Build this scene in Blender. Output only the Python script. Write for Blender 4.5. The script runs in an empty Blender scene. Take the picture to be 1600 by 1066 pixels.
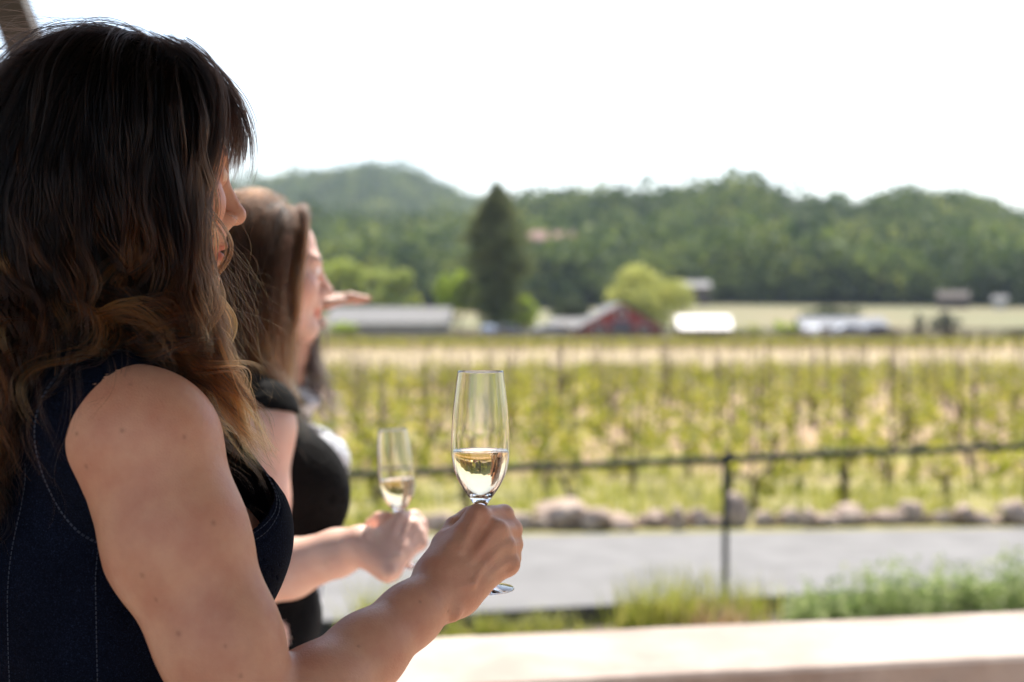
import bpy, bmesh, math, random
import numpy as np
from mathutils import Vector, Matrix, noise as mnoise
R = math.radians
random.seed(7)
rng = np.random.default_rng(11)
scene = bpy.context.scene
COL = scene.collection

# ------------------------------------------------------------------ camera, sky, sun, exposure
CAM_Z, FPX, PITCH = 1.40, 2222.0, math.atan(33 / 2222.0)
cd = bpy.data.cameras.new("camera")
cam = bpy.data.objects.new("camera", cd)
COL.objects.link(cam)
cam.location = (0, 0, CAM_Z)
cam.rotation_euler = (math.pi / 2 - PITCH, 0, 0)
cd.sensor_width = 36
cd.lens = 50
cd.clip_start = 0.05
cd.clip_end = 6000
cd.dof.use_dof = True
cd.dof.focus_distance = 1.28
cd.dof.aperture_fstop = 4.2
cd.dof.aperture_blades = 0
scene.camera = cam

SUN_EL, SUN_AZ = 58.0, 12.0          # ahead of the camera, a little to the right
world = bpy.data.worlds.new("World")
scene.world = world
world.use_nodes = True
wn = world.node_tree.nodes
sky = wn.new("ShaderNodeTexSky")
sky.sky_type = 'NISHITA'
sky.sun_disc = False
sky.sun_elevation = R(SUN_EL)
sky.sun_rotation = R(SUN_AZ)
sky.dust_density = 2.0
sky.air_density = 1.0
sky.ozone_density = 1.0
bg = wn.get("Background") or wn.new("ShaderNodeBackground")
world.node_tree.links.new(sky.outputs[0], bg.inputs[0])
bg.inputs[1].default_value = 0.135

sl = bpy.data.lights.new("sun", 'SUN')
sl.energy = 4.5
sl.angle = R(0.5)
sl.color = (1.0, 0.94, 0.84)
so = bpy.data.objects.new("sun", sl)
COL.objects.link(so)
sd = Vector((math.sin(R(SUN_AZ)) * math.cos(R(SUN_EL)), math.cos(R(SUN_AZ)) * math.cos(R(SUN_EL)), math.sin(R(SUN_EL))))
so.rotation_euler = sd.to_track_quat('Z', 'Y').to_euler()
so.location = (0, 20, 30)

vs = scene.view_settings
vs.view_transform = 'Standard'
vs.look = 'None'
vs.exposure = 1.15
vs.gamma = 1.0
scene.cycles.max_bounces = 14
scene.cycles.transmission_bounces = 12
scene.cycles.transparent_max_bounces = 16
scene.cycles.use_denoising = True
scene.cycles.denoiser = 'OPENIMAGEDENOISE'
scene.cycles.denoising_input_passes = 'RGB_ALBEDO_NORMAL'
scene.cycles.denoising_prefilter = 'ACCURATE'
scene.cycles.use_adaptive_sampling = False


def P(px, py, d):
    """A point at world depth d (metres along +Y) seen at pixel (px, py) of the 1600-wide photograph."""
    u, v = (px - 800) / FPX, (533 - py) / FPX
    y = math.cos(PITCH) + v * math.sin(PITCH)
    z = v * math.cos(PITCH) - math.sin(PITCH)
    s = d / y
    return np.array([u * s, d, CAM_Z + z * s])


GZ = -0.6          # level of the road and vineyard; the patio is z = 0


def G(px, d, z=GZ):
    return Vector(((px - 800) / FPX * d, d, z))


# ------------------------------------------------------------------ object helpers
def tag(o, label=None, cat=None, group=None, kind=None):
    if label: o["label"] = label
    if cat: o["category"] = cat
    if group: o["group"] = group
    if kind: o["kind"] = kind
    return o


def empty(name, loc=(0, 0, 0), rz=0.0):
    o = bpy.data.objects.new(name, None)
    COL.objects.link(o)
    o.location = loc
    o.rotation_euler = (0, 0, rz)
    o.empty_display_size = 0.1
    return o


def link(name, me, mat=None, parent=None):
    o = bpy.data.objects.new(name, me)
    COL.objects.link(o)
    if mat is not None and not me.materials:
        me.materials.append(mat)
    if parent is not None:
        o.parent = parent
    return o


def mesh_np(name, v, f, mat=None, smooth=True):
    """v (n,3) floats, f (m,k) ints -> mesh"""
    me = bpy.data.meshes.new(name)
    v = np.ascontiguousarray(v, dtype=np.float32)
    f = np.ascontiguousarray(f, dtype=np.int32)
    m, k = f.shape
    me.vertices.add(len(v))
    me.vertices.foreach_set("co", v.ravel())
    me.loops.add(m * k)
    me.loops.foreach_set("vertex_index", f.ravel())
    me.polygons.add(m)
    me.polygons.foreach_set("loop_start", np.arange(0, m * k, k, dtype=np.int32))
    if smooth:
        me.polygons.foreach_set("use_smooth", np.ones(m, dtype=bool))
    me.update(calc_edges=True)
    if mat is not None:
        me.materials.append(mat)
    return me


def bm_mesh(name, bm, mat=None, smooth=False):
    me = bpy.data.meshes.new(name)
    bm.normal_update()
    bm.to_mesh(me)
    bm.free()
    if smooth:
        me.polygons.foreach_set("use_smooth", np.ones(len(me.polygons), dtype=bool))
    if mat is not None:
        me.materials.append(mat)
    return me


def add_box(bm, x0, x1, y0, y1, z0, z1, M=None):
    vs_ = [bm.verts.new((x, y, z)) for z in (z0, z1) for y in (y0, y1) for x in (x0, x1)]
    for f in ((0, 2, 3, 1), (4, 5, 7, 6), (0, 1, 5, 4), (2, 6, 7, 3), (0, 4, 6, 2), (1, 3, 7, 5)):
        bm.faces.new([vs_[i] for i in f])
    if M is not None:
        bmesh.ops.transform(bm, matrix=M, verts=vs_)
    return vs_


def add_tube(bm, pts, radii, seg=8, cap=True):
    pts = [Vector(p) for p in pts]
    if not hasattr(radii, '__len__'):
        radii = [radii] * len(pts)
    rings = []
    for i, p in enumerate(pts):
        t = (pts[min(i + 1, len(pts) - 1)] - pts[max(i - 1, 0)]).normalized()
        a = t.cross(Vector((0, 0, 1)))
        if a.length < 1e-3:
            a = t.cross(Vector((1, 0, 0)))
        a.normalize()
        b = t.cross(a)
        rings.append([bm.verts.new(p + radii[i] * (math.cos(2 * math.pi * j / seg) * a + math.sin(2 * math.pi * j / seg) * b)) for j in range(seg)])
    for r0, r1 in zip(rings, rings[1:]):
        for j in range(seg):
            bm.faces.new((r0[j], r1[j], r1[(j + 1) % seg], r0[(j + 1) % seg]))
    if cap:
        bm.faces.new(rings[0])
        bm.faces.new(list(reversed(rings[-1])))


def copy_tree(o, parent=None):
    c = o.copy()
    COL.objects.link(c)
    if parent is not None:
        c.parent = parent
    for ch in list(o.children):
        copy_tree(ch, c)
    return c


# ------------------------------------------------------------------ materials
def new_mat(name):
    m = bpy.data.materials.new(name)
    m.use_nodes = True
    nt = m.node_tree
    b = nt.nodes["Principled BSDF"]
    return m, nt, b


def setin(b, **kw):
    for k, v in kw.items():
        k = k.replace('_', ' ')
        if k in b.inputs:
            b.inputs[k].default_value = v


def noise_node(nt, scale, detail=4.0, rough=0.55, coord='Object', vec_scale=None):
    tc = nt.nodes.new("ShaderNodeTexCoord")
    n = nt.nodes.new("ShaderNodeTexNoise")
    n.inputs["Scale"].default_value = scale
    n.inputs["Detail"].default_value = detail
    n.inputs["Roughness"].default_value = rough
    src = tc.outputs[coord]
    if vec_scale is not None:
        mp = nt.nodes.new("ShaderNodeMapping")
        mp.inputs["Scale"].default_value = vec_scale
        nt.links.new(src, mp.inputs[0])
        src = mp.outputs[0]
    nt.links.new(src, n.inputs["Vector"])
    return n


def ramp(nt, fac, stops):
    r = nt.nodes.new("ShaderNodeValToRGB")
    els = r.color_ramp.elements
    while len(els) < len(stops):
        els.new(0.5)
    for e, (p, c) in zip(els, stops):
        e.position = p
        e.color = (*c, 1)
    nt.links.new(fac, r.inputs[0])
    return r.outputs[0]


def mixc(nt, fac, a, b, mode='MIX'):
    m = nt.nodes.new("ShaderNodeMix")
    m.data_type = 'RGBA'
    m.blend_type = mode
    for sock, val in ((m.inputs[0], fac), (m.inputs[6], a), (m.inputs[7], b)):
        if isinstance(val, (int, float)):
            sock.default_value = val
        elif isinstance(val, tuple):
            sock.default_value = (*val, 1) if len(val) == 3 else val
        else:
            nt.links.new(val, sock)
    return m.outputs[2]


def add_bump(nt, b, height, strength=0.3, dist=0.01):
    bu = nt.nodes.new("ShaderNodeBump")
    bu.inputs["Strength"].default_value = strength
    bu.inputs["Distance"].default_value = dist
    nt.links.new(height, bu.inputs["Height"])
    nt.links.new(bu.outputs[0], b.inputs["Normal"])


def nmat(name, c1, c2, scale=8.0, rough=0.8, bump=0.0, bscale=None, bdist=0.01, lo=0.35, hi=0.65, vec_scale=None, detail=5.0, **kw):
    m, nt, b = new_mat(name)
    n = noise_node(nt, scale, detail, vec_scale=vec_scale)
    nt.links.new(ramp(nt, n.outputs[0], [(lo, c1), (hi, c2)]), b.inputs["Base Color"])
    setin(b, Roughness=rough, **kw)
    if bump:
        n2 = noise_node(nt, bscale or scale * 4, 5.0)
        add_bump(nt, b, n2.outputs[0], bump, bdist)
    return m


def leaf_mat(name, cols, trans=0.4, rough=0.6, attr=None):
    m, nt, b = new_mat(name)
    geo = nt.nodes.new("ShaderNodeNewGeometry")
    stops = [(i / max(1, len(cols) - 1), c) for i, c in enumerate(cols)]
    fac = geo.outputs["Random Per Island"]
    if attr:
        an = nt.nodes.new("ShaderNodeAttribute"); an.attribute_name = attr
        fac = an.outputs['Fac']
    c = ramp(nt, fac, stops)
    nt.links.new(c, b.inputs["Base Color"])
    setin(b, Roughness=rough)
    tr = nt.nodes.new("ShaderNodeBsdfTranslucent")
    nt.links.new(c, tr.inputs[0])
    mx = nt.nodes.new("ShaderNodeMixShader")
    mx.inputs[0].default_value = trans
    nt.links.new(b.outputs[0], mx.inputs[1])
    nt.links.new(tr.outputs[0], mx.inputs[2])
    nt.links.new(mx.outputs[0], nt.nodes["Material Output"].inputs[0])
    return m


M = {}
M['asphalt'] = nmat('asphalt', (0.13, 0.125, 0.119), (0.17, 0.164, 0.157), 3.0, 0.9, 0.3, 180.0, 0.004)
M['sandstone'] = nmat('sandstone', (0.28, 0.215, 0.175), (0.42, 0.345, 0.29), 3.2, 0.85, 0.35, 40.0, 0.006)
M['wall_stone'] = nmat('wall_stone', (0.20, 0.13, 0.095), (0.38, 0.26, 0.20), 5.0, 0.9, 0.6, 22.0, 0.02)
M['mortar'] = nmat('mortar', (0.22, 0.19, 0.17), (0.30, 0.27, 0.24), 9.0, 0.95)
M['patio'] = nmat('patio', (0.42, 0.31, 0.24), (0.55, 0.43, 0.35), 1.5, 0.85, 0.2, 30.0, 0.004)
M['timber'] = nmat('timber', (0.05, 0.042, 0.033), (0.085, 0.07, 0.055), 6.0, 0.7, 0.2, 60.0, 0.003, vec_scale=(1, 1, 0.1))
M['rail'] = nmat('rail', (0.028, 0.032, 0.026), (0.05, 0.055, 0.045), 14.0, 0.8, Specular_IOR_Level=.15)
M['edging'] = nmat('edging', (0.035, 0.034, 0.032), (0.06, 0.058, 0.054), 6.0, 0.7)
M['rock'] = nmat('rock', (0.26, 0.18, 0.13), (0.52, 0.40, 0.31), 4.0, 0.9, 0.6, 16.0, 0.03)
M['bark'] = nmat('bark', (0.04, 0.03, 0.022), (0.10, 0.075, 0.055), 12.0, 0.95, 0.6, 40.0, 0.01)
M['stake'] = nmat('stake', (0.10, 0.065, 0.045), (0.18, 0.12, 0.085), 9.0, 0.8)
M['vine_leaf'] = leaf_mat('vine_leaf', [(0.20, 0.225, 0.025), (0.31, 0.31, 0.035), (0.44, 0.38, 0.06)], 0.5)
M['conifer'] = leaf_mat('conifer', [(0.055, 0.09, 0.03), (0.12, 0.155, 0.045), (0.24, 0.23, 0.065)], 0.38)
M['bright_leaf'] = leaf_mat('bright_leaf', [(0.25, 0.34, 0.025), (0.36, 0.46, 0.04), (0.46, 0.54, 0.05)], 0.5)
M['willow_leaf'] = leaf_mat('willow_leaf', [(0.32, 0.34, 0.08), (0.44, 0.45, 0.11), (0.55, 0.54, 0.15)], 0.5)
M['oak_leaf'] = leaf_mat('oak_leaf', [(0.035, 0.058, 0.018), (0.065, 0.09, 0.026), (0.10, 0.125, 0.035)], 0.25)
M['olive_leaf'] = leaf_mat('olive_leaf', [(0.05, 0.06, 0.035), (0.08, 0.09, 0.055)], 0.2)
M['pale_leaf'] = leaf_mat('pale_leaf', [(0.26, 0.32, 0.05), (0.36, 0.41, 0.07), (0.46, 0.48, 0.09)], 0.5)
M['hill_leaf'] = leaf_mat('hill_leaf', [(0.028, 0.05, 0.016), (0.075, 0.11, 0.028), (0.13, 0.17, 0.038), (0.25, 0.27, 0.06)], 0.36, 0.9, 'tone')
M['grass_blade'] = leaf_mat('grass_blade', [(0.20, 0.23, 0.03), (0.33, 0.34, 0.05), (0.48, 0.42, 0.12)], 0.5)
M['straw'] = leaf_mat('straw', [(0.34, 0.20, 0.10), (0.48, 0.33, 0.18)], 0.35)
M['lavender_leaf'] = leaf_mat('lavender_leaf', [(0.16, 0.25, 0.06), (0.28, 0.37, 0.10), (0.50, 0.52, 0.28)], 0.5)
M['red_wall'] = nmat('red_wall', (0.26, 0.042, 0.032), (0.35, 0.062, 0.045), 3.0, 0.8, vec_scale=(6, 6, 0.5))
M['grey_roof'] = nmat('grey_roof', (0.13, 0.125, 0.12), (0.19, 0.185, 0.18), 3.0, 0.8)
M['pale_roof'] = nmat('pale_roof', (0.30, 0.29, 0.275), (0.40, 0.39, 0.375), 3.0, 0.5)
M['metal_roof'] = nmat('metal_roof', (0.13, 0.14, 0.155), (0.17, 0.18, 0.20), 3.0, 0.8)
M['brown_wall'] = nmat('brown_wall', (0.09, 0.06, 0.045), (0.14, 0.10, 0.075), 3.0, 0.85)
M['cream_wall'] = nmat('cream_wall', (0.42, 0.38, 0.33), (0.50, 0.46, 0.40), 3.0, 0.85)
M['rust_roof'] = nmat('rust_roof', (0.20, 0.10, 0.075), (0.28, 0.15, 0.11), 3.0, 0.85)
M['barn_door'] = nmat('barn_door', (0.10, 0.09, 0.11), (0.15, 0.13, 0.15), 4.0, 0.8)
M['dark_glass'] = nmat('dark_glass', (0.02, 0.024, 0.03), (0.03, 0.035, 0.04), 3.0, 0.1)
M['white_paint'] = nmat('white_paint', (0.78, 0.78, 0.78), (0.82, 0.82, 0.82), 3.0, 0.25)
M['silver_paint'] = nmat('silver_paint', (0.42, 0.43, 0.45), (0.48, 0.49, 0.51), 3.0, 0.25)
M['dark_paint'] = nmat('dark_paint', (0.03, 0.03, 0.035), (0.04, 0.04, 0.045), 3.0, 0.25)
M['rubber'] = nmat('rubber', (0.015, 0.015, 0.015), (0.025, 0.025, 0.025), 20.0, 0.9)
M['fence_wood'] = nmat('fence_wood', (0.07, 0.055, 0.045), (0.12, 0.095, 0.08), 3.0, 0.9)
M['bed_soil'] = nmat('bed_soil', (0.06, 0.045, 0.035), (0.14, 0.11, 0.08), 7.0, 0.95, 0.7, 25.0, 0.03)


def vineyard_ground_mat():
    m, nt, b = new_mat('vineyard_ground')
    n1 = noise_node(nt, 0.55, 6.0, 0.6)
    n2 = noise_node(nt, 2.4, 5.0, 0.6)
    soil = ramp(nt, n2.outputs[0], [(0.3, (0.25, 0.155, 0.085)), (0.7, (0.34, 0.23, 0.125))])
    grass = ramp(nt, n2.outputs[0], [(0.3, (0.17, 0.18, 0.025)), (0.7, (0.27, 0.25, 0.05))])
    f = ramp(nt, n1.outputs[0], [(0.50, (0, 0, 0)), (0.66, (1, 1, 1))])
    c = mixc(nt, f, soil, grass)
    tc = nt.nodes.new("ShaderNodeTexCoord")
    sp = nt.nodes.new("ShaderNodeSeparateXYZ")
    nt.links.new(tc.outputs["Object"], sp.inputs[0])
    # mown dry avenue between the two vineyard blocks, and green verge behind the rocks
    def band(lo, hi, soft):
        a = nt.nodes.new("ShaderNodeMapRange"); a.inputs[1].default_value = lo - soft; a.inputs[2].default_value = lo
        c_ = nt.nodes.new("ShaderNodeMapRange"); c_.inputs[1].default_value = hi; c_.inputs[2].default_value = hi + soft
        c_.inputs[3].default_value = 1; c_.inputs[4].default_value = 0
        nt.links.new(sp.outputs[1], a.inputs[0]); nt.links.new(sp.outputs[1], c_.inputs[0])
        mu = nt.nodes.new("ShaderNodeMath"); mu.operation = 'MULTIPLY'
        nt.links.new(a.outputs[0], mu.inputs[0]); nt.links.new(c_.outputs[0], mu.inputs[1])
        return mu.outputs[0]
    dry = ramp(nt, n2.outputs[0], [(0.3, (0.235, 0.18, 0.085)), (0.7, (0.31, 0.235, 0.12))])
    c = mixc(nt, band(49, 92, 2), c, dry)
    verge = ramp(nt, n2.outputs[0], [(0.3, (0.15, 0.145, 0.035)), (0.7, (0.25, 0.21, 0.07))])
    c = mixc(nt, band(12.5, 17.0, 2.0), c, verge)
    nt.links.new(c, b.inputs["Base Color"])
    setin(b, Roughness=0.95)
    add_bump(nt, b, n2.outputs[0], 0.5, 0.06)
    return m


M['vineyard_ground'] = vineyard_ground_mat()


def hills_mat():
    m, nt, b = new_mat('hill_ground')
    n = noise_node(nt, 0.03, 6.0)
    a = ramp(nt, n.outputs[0], [(0.35, (0.19, 0.15, 0.075)), (0.65, (0.12, 0.13, 0.05))])
    tc = nt.nodes.new("ShaderNodeTexCoord")
    sp = nt.nodes.new("ShaderNodeSeparateXYZ")
    nt.links.new(tc.outputs["Object"], sp.inputs[0])
    mr = nt.nodes.new("ShaderNodeMapRange")
    mr.inputs[1].default_value = 300; mr.inputs[2].default_value = 345
    nt.links.new(sp.outputs[1], mr.inputs[0])
    c = mixc(nt, mr.outputs[0], a, (0.05, 0.06, 0.028))
    nt.links.new(c, b.inputs["Base Color"])
    setin(b, Roughness=1.0)
    return m


M['hill_ground'] = hills_mat()

# ------------------------------------------------------------------ ground, road, patio, planting bed
def sheet(name, pts, z, mat, label=None):
    bm = bmesh.new()
    bm.faces.new([bm.verts.new((p[0], p[1], z)) for p in pts])
    o = link(name, bm_mesh(name, bm, mat))
    return tag(o, label, kind='structure')


sheet('ground', [(-500, -60), (500, -60), (500, 156), (-500, 156)], GZ, M['vineyard_ground'])
# line of the edging board (near side of the road) and the far side with the rocks
B0, BD = Vector((-0.41, 9.07)), Vector((1.0, 0.275)).normalized()
K0, KD = Vector((-0.88, 13.05)), Vector((1.0, 0.10)).normalized()
bl = lambda s, off=0.0: B0 + BD * s + Vector((-BD.y, BD.x)) * off
kl = lambda s, off=0.0: K0 + KD * s + Vector((-KD.y, KD.x)) * off
sheet('road', [bl(-60, 0.02), bl(22, 0.02), kl(60, -7), kl(60), kl(-60)], GZ + 0.004, M['asphalt'])
WD = Vector((math.cos(R(11.5)), math.sin(R(11.5))))
WN = Vector((-WD.y, WD.x))
W0 = Vector((-0.02, 3.62))          # front edge of the seat wall
wl = lambda s, off=0.0: W0 + WD * s + WN * off
sheet('planting_bed', [wl(-30, 0.5), wl(30, 0.5), bl(22, -0.05), bl(-40, -0.05)], GZ + 0.006, M['bed_soil'])


def patio():
    bm = bmesh.new()
    a, b_ = wl(-14), wl(14)
    pts = [(-14, -9), (14, -9), (b_.x, b_.y), (a.x, a.y)]
    lo = [bm.verts.new((x, y, GZ - 0.1)) for x, y in pts]
    hi = [bm.verts.new((x, y, 0.0)) for x, y in pts]
    bm.faces.new(hi)
    for i in range(4):
        bm.faces.new((lo[i], lo[(i + 1) % 4], hi[(i + 1) % 4], hi[i]))
    o = link('patio_floor', bm_mesh('patio_floor', bm, M['patio']))
    tag(o, kind='structure')


patio()


def seat_wall():
    root = empty('seat_wall', (W0.x, W0.y, 0), R(11.5))
    tag(root, 'low stone patio wall with a sunlit pale sandstone cap', 'wall')
    bm = bmesh.new()
    add_box(bm, -9, 9, 0.075, 0.475, GZ - 0.05, 0.385)
    link('wall_core', bm_mesh('wall_core', bm, M['mortar']), None, root)
    # face stones: one mesh, pattern of the wall
    bm = bmesh.new()
    r = random.Random(5)
    for row, (z0, z1) in enumerate(((0.01, 0.13), (0.14, 0.25), (0.26, 0.375))):
        x = -9 + r.random() * 0.2
        while x < 8.9:
            w = r.uniform(0.16, 0.42)
            y = 0.05 + r.uniform(-0.012, 0.014)
            vs_ = add_box(bm, x, x + w - 0.015, y, 0.085, z0 + r.uniform(0, .008), z1 - r.uniform(0, .008))
            for v in vs_:
                v.co += Vector((r.uniform(-.006, .006), r.uniform(-.006, .004), r.uniform(-.004, .004)))
            x += w
    link('stone_facing', bm_mesh('stone_facing', bm, M['wall_stone']), None, root)
    x = -9.0
    while x < 9:
        w = r.uniform(1.9, 2.8)
        bm = bmesh.new()
        n = 30
        z0, z1 = 0.392, 0.47 + r.uniform(-.003, .003)
        prof = []
        for i in range(n + 1):
            t = x + 0.002 + (w - 0.004) * i / n
            prof.append((t, r.uniform(-.006, .006), 0.55 + r.uniform(-.008, .008)))
        top_f = [bm.verts.new((t, y0 + 0.006, z1)) for t, y0, y1 in prof]
        top_b = [bm.verts.new((t, y1 - 0.006, z1)) for t, y0, y1 in prof]
        mid_f = [bm.verts.new((t, y0 - 0.004, z1 - 0.012)) for t, y0, y1 in prof]
        mid_b = [bm.verts.new((t, y1 + 0.004, z1 - 0.012)) for t, y0, y1 in prof]
        bot_f = [bm.verts.new((t, y0 + r.uniform(-.006, .006), z0)) for t, y0, y1 in prof]
        bot_b = [bm.verts.new((t, y1, z0)) for t, y0, y1 in prof]
        rings = [bot_f, mid_f, top_f, top_b, mid_b, bot_b]
        for i in range(n):
            for a, b_ in zip(rings, rings[1:] + rings[:1]):
                bm.faces.new((a[i], a[i + 1], b_[i + 1], b_[i]))
        bm.faces.new([q[0] for q in reversed(rings)])
        bm.faces.new([q[-1] for q in rings])
        link('cap_slab', bm_mesh('cap_slab', bm, M['sandstone']), None, root)
        x += w


seat_wall()


def edging_board():
    bm = bmesh.new()
    for s in np.arange(-8, 16, 2.4):
        p = bl(s)
        Mx = Matrix.Translation((p.x, p.y, 0)) @ Matrix.Rotation(math.atan2(BD.y, BD.x), 4, 'Z')
        add_box(bm, 0, 2.394, -0.05, 0, GZ - 0.1, GZ + 0.13, Mx)
    o = link('edging_board', bm_mesh('edging_board', bm, M['edging']))
    tag(o, 'long dark edging board between planting bed and road', 'edging')


edging_board()


def railing():
    root = empty('railing', (bl(1.95, .05).x, bl(1.95, .05).y, GZ))
    tag(root, 'dark metal pipe handrail with posts running beside the road', 'railing')
    o = root.location
    slope = 0.0135
    def rp(s, z):
        q = bl(s, 0.07)
        return Vector((q.x, q.y, GZ + z + slope * (s - 1.95) if z > .5 else GZ + z)) - o
    bm = bmesh.new()
    ss = list(np.arange(-3.9, 9.0, 0.3))
    add_tube(bm, [rp(s, 1.055 + 0.004 * math.sin(s * 5)) for s in ss], 0.024, 10)
    link('handrail', bm_mesh('handrail', bm, M['rail'], True), None, root)
    for s in (-3.6, -0.85, 1.95, 4.75, 7.5):
        bm = bmesh.new()
        add_tube(bm, [rp(s, -0.05), rp(s, 1.05 + slope * (s - 1.95) if False else 1.05)], 0.021, 10)
        add_tube(bm, [rp(s, 0.0), rp(s, 0.02)], 0.055, 12)
        link('post', bm_mesh('post', bm, M['rail'], True), None, root)
        bm = bmesh.new()
        add_tube(bm, [rp(s, 1.075), rp(s, 1.095)], [0.03, 0.018], 10)
        link('post_cap', bm_mesh('post_cap', bm, M['rail'], True), None, root)


railing()


# ------------------------------------------------------------------ rocks along the road
def rock_mesh(seed, sx, sy, sz, mat):
    bm = bmesh.new()
    bmesh.ops.create_icosphere(bm, subdivisions=4, radius=1.0)
    off = Vector((seed * 3.1, seed * 1.7, seed * 0.9))
    r = random.Random(seed)
    planes = [(Vector((r.gauss(0, 1), r.gauss(0, 1), r.gauss(0.3, 1))).normalized(), r.uniform(.62, .85)) for _ in range(9)]
    for v in bm.verts:
        p = v.co.copy()
        for n, dlim in planes:
            e = p.dot(n) - dlim
            if e > 0:
                p -= n * e * 0.85
        k = 1 + 0.16 * mnoise.noise(p * 1.4 + off) + 0.07 * mnoise.noise(p * 3.5 + off) + 0.025 * mnoise.noise(p * 9 + off)
        p *= k
        v.co = Vector((p.x * sx, p.y * sy, max(p.z, -0.55) * sz))
    return bm_mesh('rock', bm, mat, True)


ROCKS = [(655, 40, 30), (690, 52, 34), (735, 46, 30), (770, 40, 36), (810, 44, 38), (848, 34, 30), (885, 92, 58), (928, 52, 46),
         (970, 62, 30), (1008, 30, 22), (1030, 42, 34), (1062, 34, 44), (1092, 40, 34), (1118, 28, 24), (1151, 42, 62), (1196, 36, 30), (1238, 40, 32),
         (1268, 30, 38), (1292, 40, 26), (1324, 56, 40), (1362, 30, 20), (1392, 46, 34), (1424, 44, 42), (1452, 24, 20), (1478, 36, 28), (1508, 40, 44), (1538, 36, 28), (1562, 26, 20), (1592, 56, 46), (1640, 50, 40)]
RWORDS = {885: ('large tan boulder, biggest of the roadside rocks, right of the foreground glass'), 1151: ('tall pinkish rock standing directly behind the railing post'),
          }
for i, (px, w, h) in enumerate(ROCKS):
    d = 13.3 + (px - 650) / 950 * 0.5 + random.uniform(0.05, 0.25)
    sx = w / FPX * d / 2 * 1.2
    sz = h / FPX * d / 1.75
    me = rock_mesh(i + 1, sx, sx * random.uniform(.7, 1.0), sz, M['rock'])
    o = link('rock', me)
    g = G(px, d)
    o.location = (g.x, g.y + sx * 0.4, GZ + sz * 0.5)
    o.rotation_euler = (0, 0, random.uniform(0, 6))
    nxt = 'left' if px < 885 else 'right'
    if px in RWORDS:
        lab = RWORDS[px]
    elif px < 800:
        lab = ['low brown rock partly behind the second glass', 'flat brown rock between the two held glasses', 'round brown rock touching the foreground hand', 'grey brown rock just right of the wine glass stem'][[655, 690, 735, 770].index(px)]
    else:
        order = [q[0] for q in ROCKS if q[0] > 800].index(px) + 1
        size = 'wide' if w > 50 else ('small' if w < 32 else 'medium')
        side = 'left of the railing post' if px < 1132 else 'right of the railing post'
        near = abs(px - 1132)
        rank = sorted([q[0] for q in ROCKS if (q[0] < 1132) == (px < 1132) and q[0] > 800], key=lambda q: abs(q - 1132)).index(px) + 1
        lab = f'{size} tan roadside rock, number {rank} counting {"left" if px < 1132 else "right"} from the railing post'
    tag(o, lab, 'rock', 'rocks lining the far side of the road')


# ------------------------------------------------------------------ leaf-quad builders
def leaf_quads(c, size, up=0.0, aspect=1.0, r=rng):
    """c (n,3) centres -> quad cloud with random orientation (numpy)."""
    n = len(c)
    size = np.broadcast_to(np.asarray(size, dtype=float), (n,))
    nrm = r.normal(size=(n, 3))
    nrm[:, 2] += up
    nrm /= np.linalg.norm(nrm, axis=1, keepdims=True) + 1e-9
    a = np.cross(nrm, r.normal(size=(n, 3)))
    a /= np.linalg.norm(a, axis=1, keepdims=True) + 1e-9
    b = np.cross(nrm, a)
    a = a * (size * 0.5)[:, None]
    b = b * (size * 0.5 * aspect)[:, None]
    fold = nrm * (size * 0.12)[:, None]
    v = np.stack([c - a, c - b * 0.8 + fold, c + a, c + b * 0.8 + fold], axis=1).reshape(-1, 3)
    f = np.arange(n * 4).reshape(n, 4)
    return v, f


def crown_points(n, radii, centre, clumps=14, r=rng, spread=0.34):
    """Points grouped in leaf clumps through an ellipsoid volume, more of them near its outside."""
    dirs = r.normal(size=(clumps, 3))
    dirs /= np.linalg.norm(dirs, axis=1, keepdims=True)
    rad = r.uniform(0.35, 0.82, clumps) ** 0.7
    cc = dirs * rad[:, None]
    cr = r.uniform(0.7, 1.25, clumps) * spread
    which = r.integers(0, clumps, n)
    q = r.normal(size=(n, 3))
    q /= np.linalg.norm(q, axis=1, keepdims=True)
    q *= (r.uniform(0.3, 1.0, n) ** 0.5)[:, None]
    p = cc[which] + q * cr[which][:, None]
    return p * np.asarray(radii) + np.asarray(centre)


def trunk_bm(h, r0, limbs, crown_c, crown_r, seed=0):
    bm = bmesh.new()
    r = random.Random(seed)
    pts = [Vector((r.uniform(-.03, .03) * h * t, r.uniform(-.03, .03) * h * t, h * t)) for t in (0, .3, .6, 1)]
    add_tube(bm, pts, [r0 * 1.25, r0, r0 * .8, r0 * .5], 8)
    for k in range(limbs):
        a = r.uniform(0, 6.28)
        s = pts[2].lerp(pts[3], r.random())
        e = Vector(crown_c) + Vector((math.cos(a) * crown_r[0] * .6, math.sin(a) * crown_r[1] * .6, r.uniform(-.2, .6) * crown_r[2]))
        m = s.lerp(e, .5) + Vector((0, 0, .1 * crown_r[2]))
        add_tube(bm, [s, m, e], [r0 * .5, r0 * .32, r0 * .1], 6)
    return bm


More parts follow.
